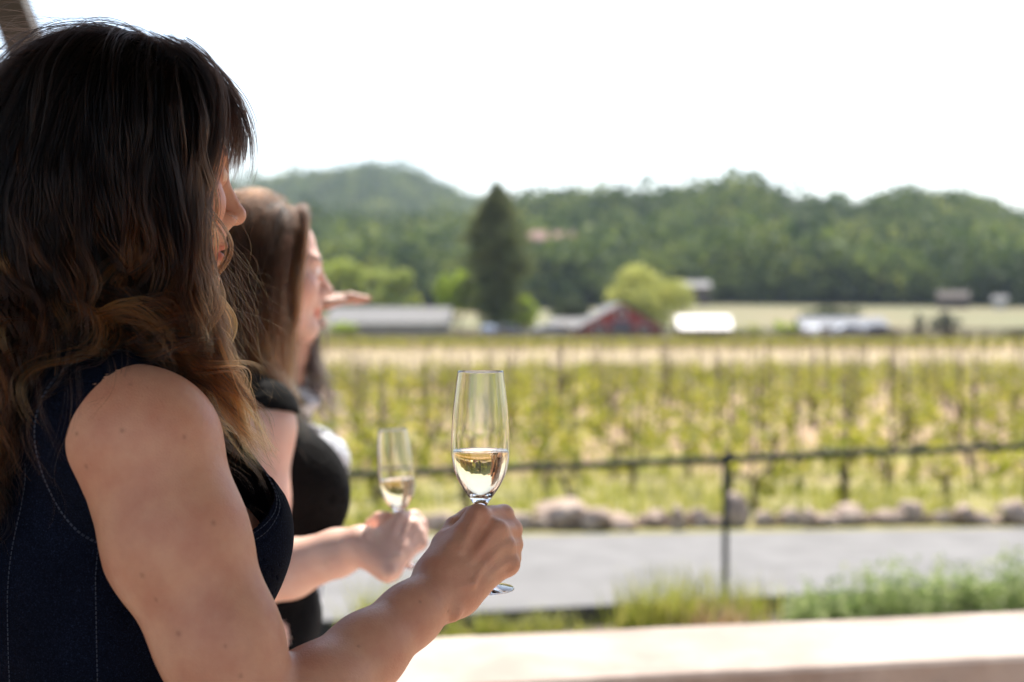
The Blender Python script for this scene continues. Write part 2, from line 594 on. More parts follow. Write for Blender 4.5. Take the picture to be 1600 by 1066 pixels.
def tree(px, d, base_z, w, h, leaf, nleaf, lsize, label, group=None, trunk_h=0.3, name='tree', cat='tree', clumps=16, seed=0, low=0.0):
    """Broad-leaved tree: w, h in metres."""
    g = G(px, d, base_z)
    root = empty(name, g)
    tag(root, label, cat, group)
    r = np.random.default_rng(100 + seed)
    cz = h * (0.5 + trunk_h * 0.5) - low
    rad = (w / 2, w / 2 * .9, h * (1 - trunk_h) / 2 * 1.1)
    link('trunk', bm_mesh('trunk', trunk_bm(h * max(trunk_h, .12) * 1.5, w * 0.035, 5, (0, 0, cz), rad, seed), M['bark'], True), None, root)
    p = crown_points(nleaf, rad, (0, 0, cz), clumps, r)
    p = p[p[:, 2] > 0.03]
    v, f = leaf_quads(p, lsize * r.uniform(.6, 1.3, len(p)), r=r)
    link('crown', mesh_np('crown', v, f, leaf, False), None, root)
    return root


def conifer(px, d, base_z, w, h, label):
    g = G(px, d, base_z)
    root = empty('conifer_tree', g)
    tag(root, label, 'tree')
    r = np.random.default_rng(3)
    bm = bmesh.new()
    add_tube(bm, [(0, 0, 0), (0.1, 0, h * .4), (0, .1, h * .98)], [.45, .3, .03], 8)
    pts, sz = [], []
    nb = 420
    for k in range(nb):
        t = (k / nb) ** 0.85
        z = h * (0.07 + 0.92 * t)
        L = w / 2 * (1.0 - 0.10 * t if t < .66 else .934 * ((1.02 - t) / .36) ** .85) * r.uniform(.5, 1.28)
        if t < 0.12:
            L *= 0.7 + 2.5 * t
        a = r.uniform(0, 2 * math.pi)
        dirv = np.array([math.cos(a), math.sin(a), 0])
        droop = r.uniform(.05, .35)
        n = int(26 * max(L, .6))
        s = r.uniform(.1, 1, n) ** .7
        q = dirv * (L * s)[:, None]
        q[:, 2] += z + 0.15 * L * s - droop * L * s ** 2
        q += r.normal(size=(n, 3)) * np.array([.22, .22, .16])
        pts.append(q)
        sz.append(r.uniform(.22, .5, n))
        if k % 3 == 0:
            e = dirv * L * .8
            add_tube(bm, [(0, 0, z), (e[0] * .5, e[1] * .5, z + .05 * L), (e[0], e[1], z - .1 * L)], [.06, .04, .015], 5)
    link('trunk', bm_mesh('trunk', bm, M['bark'], True), None, root)
    p = np.concatenate(pts)
    v, f = leaf_quads(p, np.concatenate(sz), aspect=.6, r=r)
    link('crown', mesh_np('crown', v, f, M['conifer'], False), None, root)


# ------------------------------------------------------------------ hills beyond the vineyard
def interp(tab, x):
    return np.interp(x, [t[0] for t in tab], [t[1] for t in tab])


RIDGE_NEAR = [(-600, 330), (200, 360), (480, 362), (560, 352), (650, 356), (740, 348), (815, 322), (900, 312), (1000, 310), (1060, 304), (1170, 297), (1230, 326), (1275, 334),
              (1310, 330), (1380, 317), (1450, 313), (1510, 317), (1570, 345), (1640, 362), (2000, 330), (2600, 350)]
RIDGE_FAR = [(-600, 330), (200, 318), (380, 308), (430, 298), (520, 282), (580, 274), (640, 281), (690, 306), (740, 330), (800, 350), (1000, 380), (2600, 400)]
FOOT = [(-600, 478), (500, 488), (900, 480), (1100, 474), (1600, 478), (2600, 478)]


def hill_z(px, d):
    px = np.asarray(px, float); d = np.asarray(d, float)
    def zat(py, dist):
        return CAM_Z + (500 - py) / FPX * dist
    zf = zat(interp(FOOT, px), 330.0)
    zn = zat(interp(RIDGE_NEAR, px), 560.0) - 9.5
    zv = zn * 0.55 + 6
    zr = zat(interp(RIDGE_FAR, px), 1350.0) - 9.0
    zb = zr * 0.6
    ks = [156.0, 200.0, 330.0, 560.0, 800.0, 1350.0, 1900.0]
    zs = [np.full_like(px, GZ), GZ + (zf - GZ) * .2, zf, zn, zv, zr, zb]
    z = zs[0] * np.ones_like(d)
    for i in range(6):
        t = np.clip((d - ks[i]) / (ks[i + 1] - ks[i]), 0, 1)
        if i >= 2:
            t2 = t * t * (3 - 2 * t) * .5 + t * .5
        else:
            t2 = t
        z = np.where(d >= ks[i], zs[i] + (zs[i + 1] - zs[i]) * t2, z)
    return z


def hills():
    pxs = np.linspace(-700, 2500, 161)
    ds = np.concatenate([np.linspace(155.9, 330, 14), np.linspace(345, 800, 30), np.linspace(830, 1900, 26)])
    PX, D = np.meshgrid(pxs, ds)
    Z = hill_z(PX, D)
    nz = np.array([[mnoise.noise(Vector((x * .02, y * .02, 0))) for x, y in zip(a, b)] for a, b in zip((PX - 800) / FPX * D, D)])
    Z = Z + nz * np.clip((D - 330) / 200, 0, 1) * 2.2
    V = np.stack([(PX - 800) / FPX * D, D, Z], -1).reshape(-1, 3)
    nr, nc = PX.shape
    idx = np.arange(nr * nc).reshape(nr, nc)
    F = np.stack([idx[:-1, :-1], idx[:-1, 1:], idx[1:, 1:], idx[1:, :-1]], -1).reshape(-1, 4)
    tag(link('hills', mesh_np('hills', V, F, M['hill_ground'])), kind='structure')
    # forest on the hills: one mass nobody could count
    r = np.random.default_rng(21)
    C, S, H = [], [], []
    def scatter(n, d0, d1, p0, p1, s0, s1, power=1.0):
        d = d0 + (d1 - d0) * r.random(n) ** power
        px = r.uniform(p0, p1, n)
        x = (px - 800) / FPX * d
        keep = np.array([mnoise.noise(Vector((a * .018, b * .012, 3.3))) > -.52 for a, b in zip(x, d)]) | (r.random(n) < .45)
        x, d, px = x[keep], d[keep], px[keep]
        z = hill_z(px, d)
        C.append(np.stack([x, d, z], -1)); S.append(r.uniform(s0, s1, len(x)) * np.where(r.random(len(x)) < .1, 1.35, 1.0))
    scatter(4400, 326, 600, -150, 1800, 3.6, 7.4)
    scatter(2600, 1000, 1420, 150, 900, 6.0, 10.5, .7)
    scatter(700, 322, 350, 250, 1700, 2.6, 5.2)
    c = np.concatenate(C); s = np.concatenate(S)
    pts, sizes, tones = [], [], []
    for k in range(len(c)):
        far = c[k, 1] > 900
        n = 60 if far else 90
        q = r.normal(size=(n, 3))
        q /= np.linalg.norm(q, axis=1, keepdims=True)
        q[:, 2] = np.abs(q[:, 2]) * 1.15 - .25
        q *= (r.uniform(.55, 1.08, n))[:, None]
        if far:
            q[:, 2] *= r.choice([1.0, 1.9], p=[.65, .35])
        lump = r.normal(size=(3, 3)) * .35
        q += lump[r.integers(0, 3, n)]
        pts.append(c[k] + (q + np.array([0, 0, .75])) * s[k])
        sizes.append(r.uniform(.20, .42, n) * s[k])
        tones.append(np.clip(r.normal(.43, .28) + r.normal(0, .08, n), 0, 1))
    p = np.concatenate(pts)
    v, f = leaf_quads(p, np.concatenate(sizes), up=.6, r=r)
    me = mesh_np('forest', v, f, M['hill_leaf'], False)
    a = me.attributes.new('tone', 'FLOAT', 'FACE')
    a.data.foreach_set('value', np.concatenate(tones).astype(np.float32))
    o = link('forest', me)
    tag(o, 'dense oak and conifer forest covering the hills beyond the vineyard', 'forest', kind='stuff')


hills()

# ------------------------------------------------------------------ trees, buildings and cars at the foot of the hills
def hz(px, d):
    return float(hill_z(np.array([px]), np.array([d]))[0]) - 0.05


conifer(777, 166, hz(777, 166), 7.8, 18.0, 'tall dark conifer rising above the vineyard left of the red barn')
tree(716, 172, hz(716, 172), 5.4, 7.4, M['bright_leaf'], 4200, .42, 'bright lime green tree left of the tall conifer', trunk_h=.12, seed=1, group='trees around the far farm')
tree(812, 174, hz(812, 174), 4.2, 5.0, M['bright_leaf'], 2600, .42, 'small lime green tree right of the tall conifer', trunk_h=.12, seed=2, group='trees around the far farm')
tree(1006, 182, hz(1006, 182), 11.6, 7.8, M['willow_leaf'], 5200, .46, 'broad yellow green tree behind the red barn roof', trunk_h=.1, seed=3, group='trees around the far farm', clumps=26)
tree(528, 262, hz(528, 262), 10.5, 11.0, M['pale_leaf'], 3600, .75, 'pale yellow green tree above the long grey roof, behind the raised hand', trunk_h=.12, seed=4, group='trees around the far farm')
tree(632, 262, hz(632, 262), 9.0, 8.4, M['pale_leaf'], 3200, .75, 'rounded light green tree above the long grey roof', trunk_h=.1, seed=5, group='trees around the far farm')
tree(575, 300, hz(575, 300), 11.0, 9.0, M['pale_leaf'], 3200, .85, 'wide pale tree between two light trees on the lower slope', trunk_h=.1, seed=6, group='trees around the far farm')
tree(884, 200, hz(884, 200), 7.5, 4.6, M['oak_leaf'], 2600, .5, 'dark round oak between tall conifer and red barn', trunk_h=.1, seed=7, group='trees around the far farm')
tree(540, 150, GZ, 3.6, 1.7, M['bright_leaf'], 1400, .22, 'low bright green shrub before the long grey roof', trunk_h=.05, name='shrub', cat='shrub', seed=8, group='shrubs at the vineyard edge')
tree(1300, 205, hz(1300, 205), 8.6, 2.6, M['oak_leaf'], 2400, .36, 'flat topped dark tree behind the grey metal roof', trunk_h=.08, name='shrub', cat='shrub', seed=9, group='shrubs at the vineyard edge')
tree(1474, 152, GZ, 3.5, 2.7, M['olive_leaf'], 1700, .26, 'rounded dark olive shrub right of the grey metal roof', trunk_h=.08, name='shrub', cat='shrub', seed=10, group='shrubs at the vineyard edge')
tree(1438, 153, GZ, 1.5, 2.5, M['olive_leaf'], 700, .22, 'narrow grey green shrub beside the rounded olive shrub', trunk_h=.08, name='shrub', cat='shrub', seed=11, group='shrubs at the vineyard edge')
tree(1592, 150, GZ, 3.2, 1.2, M['conifer'], 1000, .2, 'low dark bush by the vineyard edge, rightmost of the bushes', trunk_h=.05, name='shrub', cat='shrub', seed=12, group='shrubs at the vineyard edge')
tree(1228, 153, GZ, 3.2, 2.0, M['bright_leaf'], 1100, .22, 'green shrub left of the grey metal roof', trunk_h=.05, name='shrub', cat='shrub', seed=13, group='shrubs at the vineyard edge')
tree(1170, 154, GZ, 4.4, 1.4, M['pale_leaf'], 1100, .22, 'low green shrub right of the white roofed shed', trunk_h=.05, name='shrub', cat='shrub', seed=14, group='shrubs at the vineyard edge')


def gable_house(name, px, d, bz, w, depth, eave, rise, yaw, wall, roof, label, door=None, windows=(), over=.35):
    """Ridge along local y, gable wall facing local -y."""
    g = G(px, d, bz)
    root = empty(name, g, yaw)
    tag(root, label, 'building')
    bm = bmesh.new()
    pr = [(-w / 2, 0), (w / 2, 0), (w / 2, eave), (0, eave + rise), (-w / 2, eave)]
    fr = [bm.verts.new((x, -depth / 2, z)) for x, z in pr]
    bk = [bm.verts.new((x, depth / 2, z)) for x, z in pr]
    bm.faces.new(fr)
    bm.faces.new(list(reversed(bk)))
    for i in range(5):
        bm.faces.new((fr[i], bk[i], bk[(i + 1) % 5], fr[(i + 1) % 5]))
    link('wall', bm_mesh('wall', bm, wall), None, root)
    bm = bmesh.new()
    sl_ = math.atan2(rise, w / 2)
    L = (w / 2 + over) / math.cos(sl_)
    for s in (-1, 1):
        Mx = Matrix.Translation((0, 0, eave + rise + .03)) @ Matrix.Rotation(s * sl_, 4, 'Y')
        add_box(bm, *((0, L) if s > 0 else (-L, 0)), -depth / 2 - over, depth / 2 + over, 0.0, 0.14, Mx)
    link('roof', bm_mesh('roof', bm, roof), None, root)
    if door:
        dw, dh = door
        bm = bmesh.new()
        add_box(bm, -dw / 2, dw / 2, -depth / 2 - .05, -depth / 2 - .004, 0.02, dh)
        dr = link('door', bm_mesh('door', bm, M['barn_door']), None, root)
        bm = bmesh.new()
        add_box(bm, -.04, .04, -depth / 2 - .09, -depth / 2 - .05, dh * .45, dh * .55)
        link('handle', bm_mesh('handle', bm, M['dark_paint']), None, dr)
    for (wx, wz, ww, wh) in windows:
        bm = bmesh.new()
        for a in ((-ww / 2 - .08, ww / 2 + .08, wz - wh / 2 - .08, wz - wh / 2), (-ww / 2 - .08, ww / 2 + .08, wz + wh / 2, wz + wh / 2 + .08),
                  (-ww / 2 - .08, -ww / 2, wz - wh / 2, wz + wh / 2), (ww / 2, ww / 2 + .08, wz - wh / 2, wz + wh / 2)):
            add_box(bm, wx + a[0], wx + a[1], -depth / 2 - .06, -depth / 2 - .003, a[2], a[3])
        fo = link('window', bm_mesh('window', bm, M['white_paint']), None, root)
        bm = bmesh.new()
        add_box(bm, wx - ww / 2, wx + ww / 2, -depth / 2 - .03, -depth / 2 - .005, wz - wh / 2, wz + wh / 2)
        link('pane', bm_mesh('pane', bm, M['dark_glass']), None, fo)
    return root


gable_house('barn', 962, 162, GZ, 9.4, 5.0, 1.2, 2.55, R(11), M['red_wall'], M['grey_roof'], 'dark red barn with grey gable roof facing the vineyard', door=(2.3, 1.9), windows=((0, 2.75, .9, .7), (-2.6, 1.0, .9, .8), (2.6, 1.0, .9, .8)))
gable_house('long_house', 612, 166, hz(612, 166), 6.5, 13.5, 1.5, 1.7, R(90), M['cream_wall'], M['grey_roof'], 'long low building with grey roof left of the conifer', windows=((-1.2, .9, .9, .7), (1.4, .9, .9, .7)))
gable_house('shed', 1098, 156, GZ, 4.4, 5.2, .95, 1.35, R(90), M['brown_wall'], M['pale_roof'], 'small brown shed with a bright white roof right of the barn', door=(1.2, .9))
gable_house('outbuilding', 1312, 158, GZ, 5.0, 9.0, 1.15, 1.0, R(90), M['cream_wall'], M['metal_roof'], 'low outbuilding with a blue grey metal roof', door=(1.2, 1.0))
gable_house('annex', 898, 170, hz(898, 170), 3.4, 5.5, 1.1, .7, R(90), M['cream_wall'], M['grey_roof'], 'small grey annex attached left of the red barn', windows=((0, .7, .6, .5),))
gable_house('hillside_house', 862, 372, hz(862, 372) + 9.5, 7, 12, 4.0, 2.2, R(90), M['cream_wall'], M['rust_roof'], 'rust brown roofed house among the hillside trees', windows=((-1.5, 2, 1.2, 1.2), (1.5, 2, 1.2, 1.2)))
gable_house('white_house', 1078, 315, hz(1078, 315), 6, 8, 4.0, 1.3, R(90), M['brown_wall'], M['grey_roof'], 'pale house at the hill foot behind the yellow green tree', windows=((-1.5, 2.4, 1, 1.1), (1.5, 2.4, 1, 1.1)))
gable_house('white_house', 1562, 300, hz(1562, 300), 2.4, 2.6, 1.9, .8, R(70), M['cream_wall'], M['grey_roof'], 'tiny pale hut at the hill foot on the far right', door=(1, 1.9))
gable_house('shed', 1488, 302, hz(1488, 302), 4, 6, 2.4, 1.2, R(80), M['brown_wall'], M['fence_wood'], 'brown wooden shed left of the tiny pale hut', door=(1.2, 2))


def car(px, d, yaw, paint, label, z=GZ):
    root = empty('parked_car', G(px, d, z), yaw)
    tag(root, label, 'car', 'cars parked behind the vineyard')
    prof = [(-2.1, .35), (-2.15, .75), (-1.95, .95), (-1.5, 1.0), (-1.0, 1.42), (.5, 1.45), (1.1, 1.0), (1.9, .88), (2.12, .65), (2.1, .35)]
    bm = bmesh.new()
    def side(y, k):
        return [bm.verts.new((x, y * (k if zz > 1.02 else 1), zz)) for x, zz in prof]
    a, b_ = side(-.86, .78), side(.86, .78)
    n = len(prof)
    bm.faces.new(a); bm.faces.new(list(reversed(b_)))
    for i in range(n):
        bm.faces.new((a[i], b_[i], b_[(i + 1) % n], a[(i + 1) % n]))
    bmesh.ops.bevel(bm, geom=bm.edges[:], offset=.05, segments=2, affect='EDGES')
    link('body', bm_mesh('body', bm, paint, False), None, root)
    for s in (-1, 1):
        bm = bmesh.new()
        q = [(-1.3, 1.03), (-.95, 1.36), (.42, 1.38), (.9, 1.03)]
        v0 = [bm.verts.new((x, s * (.868 - (zz - 1.0) * .42), zz)) for x, zz in q]
        bm.faces.new(v0)
        link('side_window', bm_mesh('side_window', bm, M['dark_glass']), None, root)
        for x in (-1.35, 1.35):
            bm = bmesh.new()
            add_tube(bm, [(x, s * .70, .32), (x, s * .90, .32)], .32, 18)
            wh = link('wheel', bm_mesh('wheel', bm, M['rubber']), None, root)
            bm = bmesh.new()
            add_tube(bm, [(x, s * .895, .32), (x, s * .912, .32)], .19, 14)
            link('rim', bm_mesh('rim', bm, M['silver_paint']), None, wh)
    return root


car(858, 151, R(12), M['white_paint'], 'white car parked left of the red barn')
car(766, 158, R(80), M['white_paint'], 'white car parked nose-on under the tall conifer', hz(766, 158))
car(797, 158, R(5), M['silver_paint'], 'silver car parked between the conifer and the white car', hz(797, 158))
car(1271, 151, R(70), M['white_paint'], 'white car parked nose-on at the left end of the metal-roofed building')
car(1330, 151, R(3), M['white_paint'], 'white car parked broadside in front of the metal-roofed building')
car(1372, 152, R(0), M['dark_paint'], 'dark car parked right of the broadside white car')


def far_fence():
    root = empty('fence', G(800, 149.0))
    tag(root, 'dark wooden fence along the far end of the vineyard', 'fence')
    bm = bmesh.new()
    for z in (.25, .5, .75, 1.0):
        add_box(bm, -70, 75, -.03, .03, z - .09, z + .06)
    link('boards', bm_mesh('boards', bm, M['fence_wood']), None, root)
    for k in range(59):
        x = -70 + k * 2.5
        bm = bmesh.new()
        add_box(bm, x - .07, x + .07, -.12, -.034, 0, 1.15)
        link('post', bm_mesh('post', bm, M['fence_wood']), None, root)


far_fence()

# ------------------------------------------------------------------ vineyard
def vine_parts(seed):
    r = np.random.default_rng(seed)
    rr = random.Random(seed)
    bm = bmesh.new()
    k = rr.uniform(.30, .46)
    lean = rr.uniform(-.06, .06)
    top = Vector((lean, rr.uniform(-.04, .04), k))
    add_tube(bm, [(0, 0, -.03), (lean * .3 + .02, 0, k * .5), top], [.036, .028, .032], 7)
    for s in (-1, 1):
        e = top + Vector((s * rr.uniform(.16, .3), rr.uniform(-.08, .08), rr.uniform(.06, .18)))
        add_tube(bm, [top - Vector((0, 0, .02)), top.lerp(e, .5) + Vector((0, 0, .03)), e], [.022, .016, .01], 6)
    tr = bm_mesh('trunk', bm, M['bark'], True)
    bm = bmesh.new()
    hh = rr.uniform(1.15, 1.5)
    add_tube(bm, [(.055, .02, -.05), (.05 + rr.uniform(-.02, .02), .02, hh)], .012, 6)
    st = bm_mesh('stake', bm, M['stake'], True)
    pts = []
    for s in range(rr.randint(5, 8)):
        a = np.array([rr.uniform(-.44, .44), rr.uniform(-.18, .18), k + rr.uniform(-.16, .10)])
        b_ = a + np.array([rr.uniform(-.16, .16), rr.uniform(-.14, .14), rr.uniform(.06, .30)])
        n = rr.randint(8, 15)
        t = r.random(n)[:, None]
        pts.append(a + (b_ - a) * t + r.normal(size=(n, 3)) * .055)
    if rr.random() < .5:
        pts.append(np.array([0, 0, .12]) + r.normal(size=(14, 3)) * np.array([.16, .12, .06]))
    p = np.concatenate(pts)
    v, f = leaf_quads(p, r.uniform(.07, .135, len(p)), up=.5, r=r)
    lf = mesh_np('foliage', v, f, M['vine_leaf'], False)
    return tr, st, lf


VPROTO = [vine_parts(40 + i) for i in range(9)]
positions = []
r_ = random.Random(99)
row = 0
y = 14.7
while y < 48:
    half = 0.40 * y + 3
    x = -half + r_.random()
    left_lim = -0.28 * y - 2.0
    while x < half:
        if x > left_lim and r_.random() < .93:
            positions.append((x + r_.uniform(-.1, .1), y + 0.10 * x + r_.uniform(-.12, .12), row))
        x += 1.0
    y += 1.6
    row += 1
positions.sort(key=lambda q: q[1])
for i, (x, yy, rw) in enumerate(positions[:290]):
    tr, st, lf = VPROTO[r_.randrange(9)]
    root = empty('grapevine', (x, yy, GZ), r_.choice([0, math.pi]) + r_.uniform(-.3, .3))
    s = r_.uniform(.85, 1.15)
    root.scale = (s, s, s * r_.uniform(.92, 1.08))
    tag(root, 'young grapevine in bright spring leaf tied to a thin stake in the vineyard', 'vine', 'grapevines in the vineyard rows')
    link('trunk', tr, None, root); link('stake', st, None, root); link('foliage', lf, None, root)


def far_vines():
    rest = [(x, yy) for x, yy, _ in positions[290:]]
    y = 92.0
    while y < 114:
        x = -0.26 * y - 2
        while x < .42 * y:
            rest.append((x + r_.uniform(-.1, .1), y + r_.uniform(-.1, .1)))
            x += 1.15
        y += 1.9
    V = {0: [], 1: [], 2: []}; F = {0: [], 1: [], 2: []}; off = {0: 0, 1: 0, 2: 0}
    tab = []
    for trip in VPROTO:
        e = []
        for me in trip:
            v = np.empty(len(me.vertices) * 3, np.float32); me.vertices.foreach_get('co', v)
            fs = [list(p.vertices) for p in me.polygons if len(p.vertices) == 4]
            e.append((v.reshape(-1, 3), np.array(fs)))
        tab.append(e)
    for x, yy in rest:
        e = tab[r_.randrange(9)]
        a = r_.choice([0, math.pi]) + r_.uniform(-.3, .3)
        s = r_.uniform(.85, 1.15)
        rot = np.array([[math.cos(a), -math.sin(a), 0], [math.sin(a), math.cos(a), 0], [0, 0, 1]]) * s
        for k in range(3):
            v, f = e[k]
            V[k].append(v @ rot.T + np.array([x, yy, GZ])); F[k].append(f + off[k]); off[k] += len(v)
    vv = np.concatenate([np.concatenate(V[k]) for k in range(3)])
    o0 = 0; ff = []; mi = []
    for k in range(3):
        fk = np.concatenate(F[k]) + o0
        ff.append(fk); mi.append(np.full(len(fk), k)); o0 += off[k]
    me = mesh_np('distant_vines', vv, np.concatenate(ff), None, False)
    for k in ('bark', 'stake', 'vine_leaf'):
        me.materials.append(M[k])
    me.polygons.foreach_set('material_index', np.concatenate(mi).astype(np.int32))
    tag(link('distant_vines', me), 'farther rows of young vines and stakes merging into a green mass', 'vines', kind='stuff')


far_vines()


def blades(c, n, spread, h0, h1, width, lean, r, segs=3):
    """n curved grass blades round point c -> (v, f)"""
    base = np.asarray(c) + np.concatenate([r.normal(size=(n, 2)) * spread, np.zeros((n, 1))], 1)
    hgt = r.uniform(h0, h1, n)
    a = r.uniform(0, 2 * math.pi, n)
    dirv = np.stack([np.cos(a), np.sin(a), np.zeros(n)], 1)
    side = np.stack([-np.sin(a), np.cos(a), np.zeros(n)], 1)
    ln = r.uniform(.15, 1.0, n) * lean
    V = []
    for i in range(segs + 1):
        t = i / segs
        p = base + dirv * (ln * hgt * t ** 2)[:, None]
        p[:, 2] += hgt * t * (1 - .25 * (ln * t))
        w = width * (1 - t * .9) * .5
        V += [p - side * w, p + side * w]
    V = np.stack(V, 1)
    k = 2 * (segs + 1)
    v = V.reshape(-1, 3)
    f = []
    for i in range(segs):
        q = np.array([2 * i, 2 * i + 1, 2 * i + 3, 2 * i + 2])
        f.append(q[None, :] + (np.arange(n) * k)[:, None])
    return v, np.concatenate(f)


def verge_grass():
    r = np.random.default_rng(8)
    n = 9000
    d = 13.7 + 9 * r.random(n) ** 1.6
    px = r.uniform(480, 1700, n)
    base = np.stack([(px - 800) / FPX * d, d + .04 * (px - 800) / FPX * d, np.full(n, GZ)], 1)
    k = np.array([mnoise.noise(Vector((q[0] * .9, q[1] * .9, 0))) for q in base]) > -.12
    base = base[k]
    v, f = blades((0, 0, 0), len(base), 0.0, .06, .26, .022, .8, r, 2)
    nv = len(v) // len(base)
    v = v + np.repeat(base, nv, 0)
    tag(link('grass', mesh_np('grass', v, f, M['grass_blade'], False)), 'yellow green grass growing between rocks and the first vine rows', 'grass', kind='stuff')


verge_grass()


# plants in the bed beside the railing
def plant(name, px, d, n, spread, h0, h1, width, lean, mat, label, cat, group, seed, z=GZ + .006):
    r = np.random.default_rng(seed)
    g = G(px, d, z)
    v, f = blades((0, 0, 0), n, spread, h0, h1, width, lean, r, 4)
    o = link(name, mesh_np(name, v, f, mat, False))
    o.location = g
    tag(o, label, cat, group)
    return o


plant('grass_clump', 1010, 8.95, 190, .11, .18, .48, .016, .7, M['grass_blade'], 'tall yellow green grass clump left of the railing post', 'grass clump', 'grass clumps by the railing', 1)
plant('grass_clump', 1075, 9.05, 220, .12, .18, .50, .016, .7, M['grass_blade'], 'dense green grass clump just left of the railing post', 'grass clump', 'grass clumps by the railing', 2)
plant('grass_clump', 1160, 9.15, 130, .10, .16, .44, .016, .7, M['grass_blade'], 'thin green grass clump right of the railing post', 'grass clump', 'grass clumps by the railing', 3)
plant('grass_clump', 1120, 8.75, 240, .12, .12, .34, .012, 1.0, M['straw'], 'dry reddish straw clump at the foot of the railing post', 'grass clump', 'grass clumps by the railing', 4)
plant('grass_clump', 592, 8.7, 200, .10, .2, .5, .014, .7, M['grass_blade'], 'green grass clump beside the woman in black', 'grass clump', 'grass clumps by the railing', 5)
for k, (px, n) in enumerate(((705, 60), (760, 120), (800, 90), (850, 120), (890, 80))):
    plant('weed', px, 8.75, n, .07, .08, .26, .013, 1.0, M['grass_blade'], ['small weed tuft nearest the foreground forearm', 'low weed tuft under the wine glass base', 'thin weed between two fuller tufts at the edging board', 'spreading weed tuft in front of the edging board', 'small weed tuft at the right end of the weeds'][k], 'weed', 'weeds along the edging board', 20 + k)


def lavender(px, d, w, h, label, seed):
    r = np.random.default_rng(seed)
    root = empty('lavender_shrub', G(px, d, GZ + .006))
    tag(root, label, 'shrub', 'silvery shrubs in the planting bed')
    n = int(62 * w / .3)
    v, f = blades((0, 0, 0), n, w * .30, h * .45, h * 1.25, .010, .55, r, 4)
    link('stem', mesh_np('stem', v, f, M['lavender_leaf'], False), None, root)
    tips = v.reshape(n, -1, 3)
    pts = []
    for t in range(2, 10, 1):
        pts.append(tips[:, t, :])
    p = np.concatenate([np.repeat(q, 2, 0) for q in pts])
    p = p + r.normal(size=p.shape) * .022
    v, f = leaf_quads(p, r.uniform(.03, .07, len(p)), up=.3, aspect=.35, r=r)
    link('foliage', mesh_np('foliage', v, f, M['lavender_leaf'], False), None, root)


for k, (px, d, w, h, lab) in enumerate(((1262, 8.9, .26, .34, 'low silvery shrub at the left end of the shrub row'), (1316, 8.95, .32, .42, 'second silvery shrub from the left in the bed'),
                                        (1378, 9.0, .36, .50, 'full green silvery shrub in the middle of the bed'), (1432, 9.0, .34, .56, 'tallest silvery shrub with one raised pale stem'),
                                        (1492, 9.2, .34, .46, 'spreading silvery shrub right of the tallest one'), (1545, 9.2, .34, .48, 'silvery shrub second from the right edge'), (1600, 9.3, .36, .60, 'yellow green shrub at the right edge of the photo'))):
    lavender(px, d, w * .9, h * .72, lab, 60 + k)


# ------------------------------------------------------------------ pavilion roof that shades the patio, and its slanted post
def pavilion():
    root = empty('pavilion_roof', (0, 0, 2.75))
    tag(root, 'dark timber pavilion roof above the patio', 'roof')
    bm = bmesh.new()
    add_box(bm, -7, 7, -0.5, ROOF_Y, 0.12, 0.2)
    link('roof_panel', bm_mesh('roof_panel', bm, M['timber']), None, root)
    for y in np.arange(-0.4, ROOF_Y, 0.8):
        bm = bmesh.new()
        add_box(bm, -7, 7, y, y + .09, -.08, .119)
        link('rafter', bm_mesh('rafter', bm, M['timber']), None, root)
    for x, y in ((-5.5, -0.3), (5.5, -0.3), (5.5, 2.0)):
        bm = bmesh.new()
        add_box(bm, x - .09, x + .09, y, y + .18, 0, 2.87)
        o = link('roof_post', bm_mesh('roof_post', bm, M['timber']))
        tag(o, 'dark square timber post holding up the pavilion roof', 'post', 'roof posts of the pavilion')
    a, b_ = P(14, 0, 3.0), P(40, 70, 3.0)
    dv = (a - b_) / (a - b_)[2]
    top, foot = a + dv * (2.83 - a[2]), a - dv * a[2]
    bm = bmesh.new()
    ax = Vector(dv).normalized()
    L = (Vector(top) - Vector(foot)).length
    add_box(bm, -.033, .033, -.033, .033, 0, L)
    me = bm_mesh('slanted_post', bm, M['timber'])
    o = link('slanted_post', me)
    o.matrix_world = Matrix.Translation(Vector(foot)) @ ax.to_track_quat('Z', 'Y').to_matrix().to_4x4()
    tag(o, 'slanted dark roof post behind the nearest woman', 'post')


ROOF_Y = 2.95
pavilion()

# ------------------------------------------------------------------ implicit surfaces for bodies and clothes
def smin(a, b, k):
    h = np.clip(.5 + .5 * (b - a) / k, 0, 1)
    return b * (1 - h) + a * h - k * h * (1 - h)


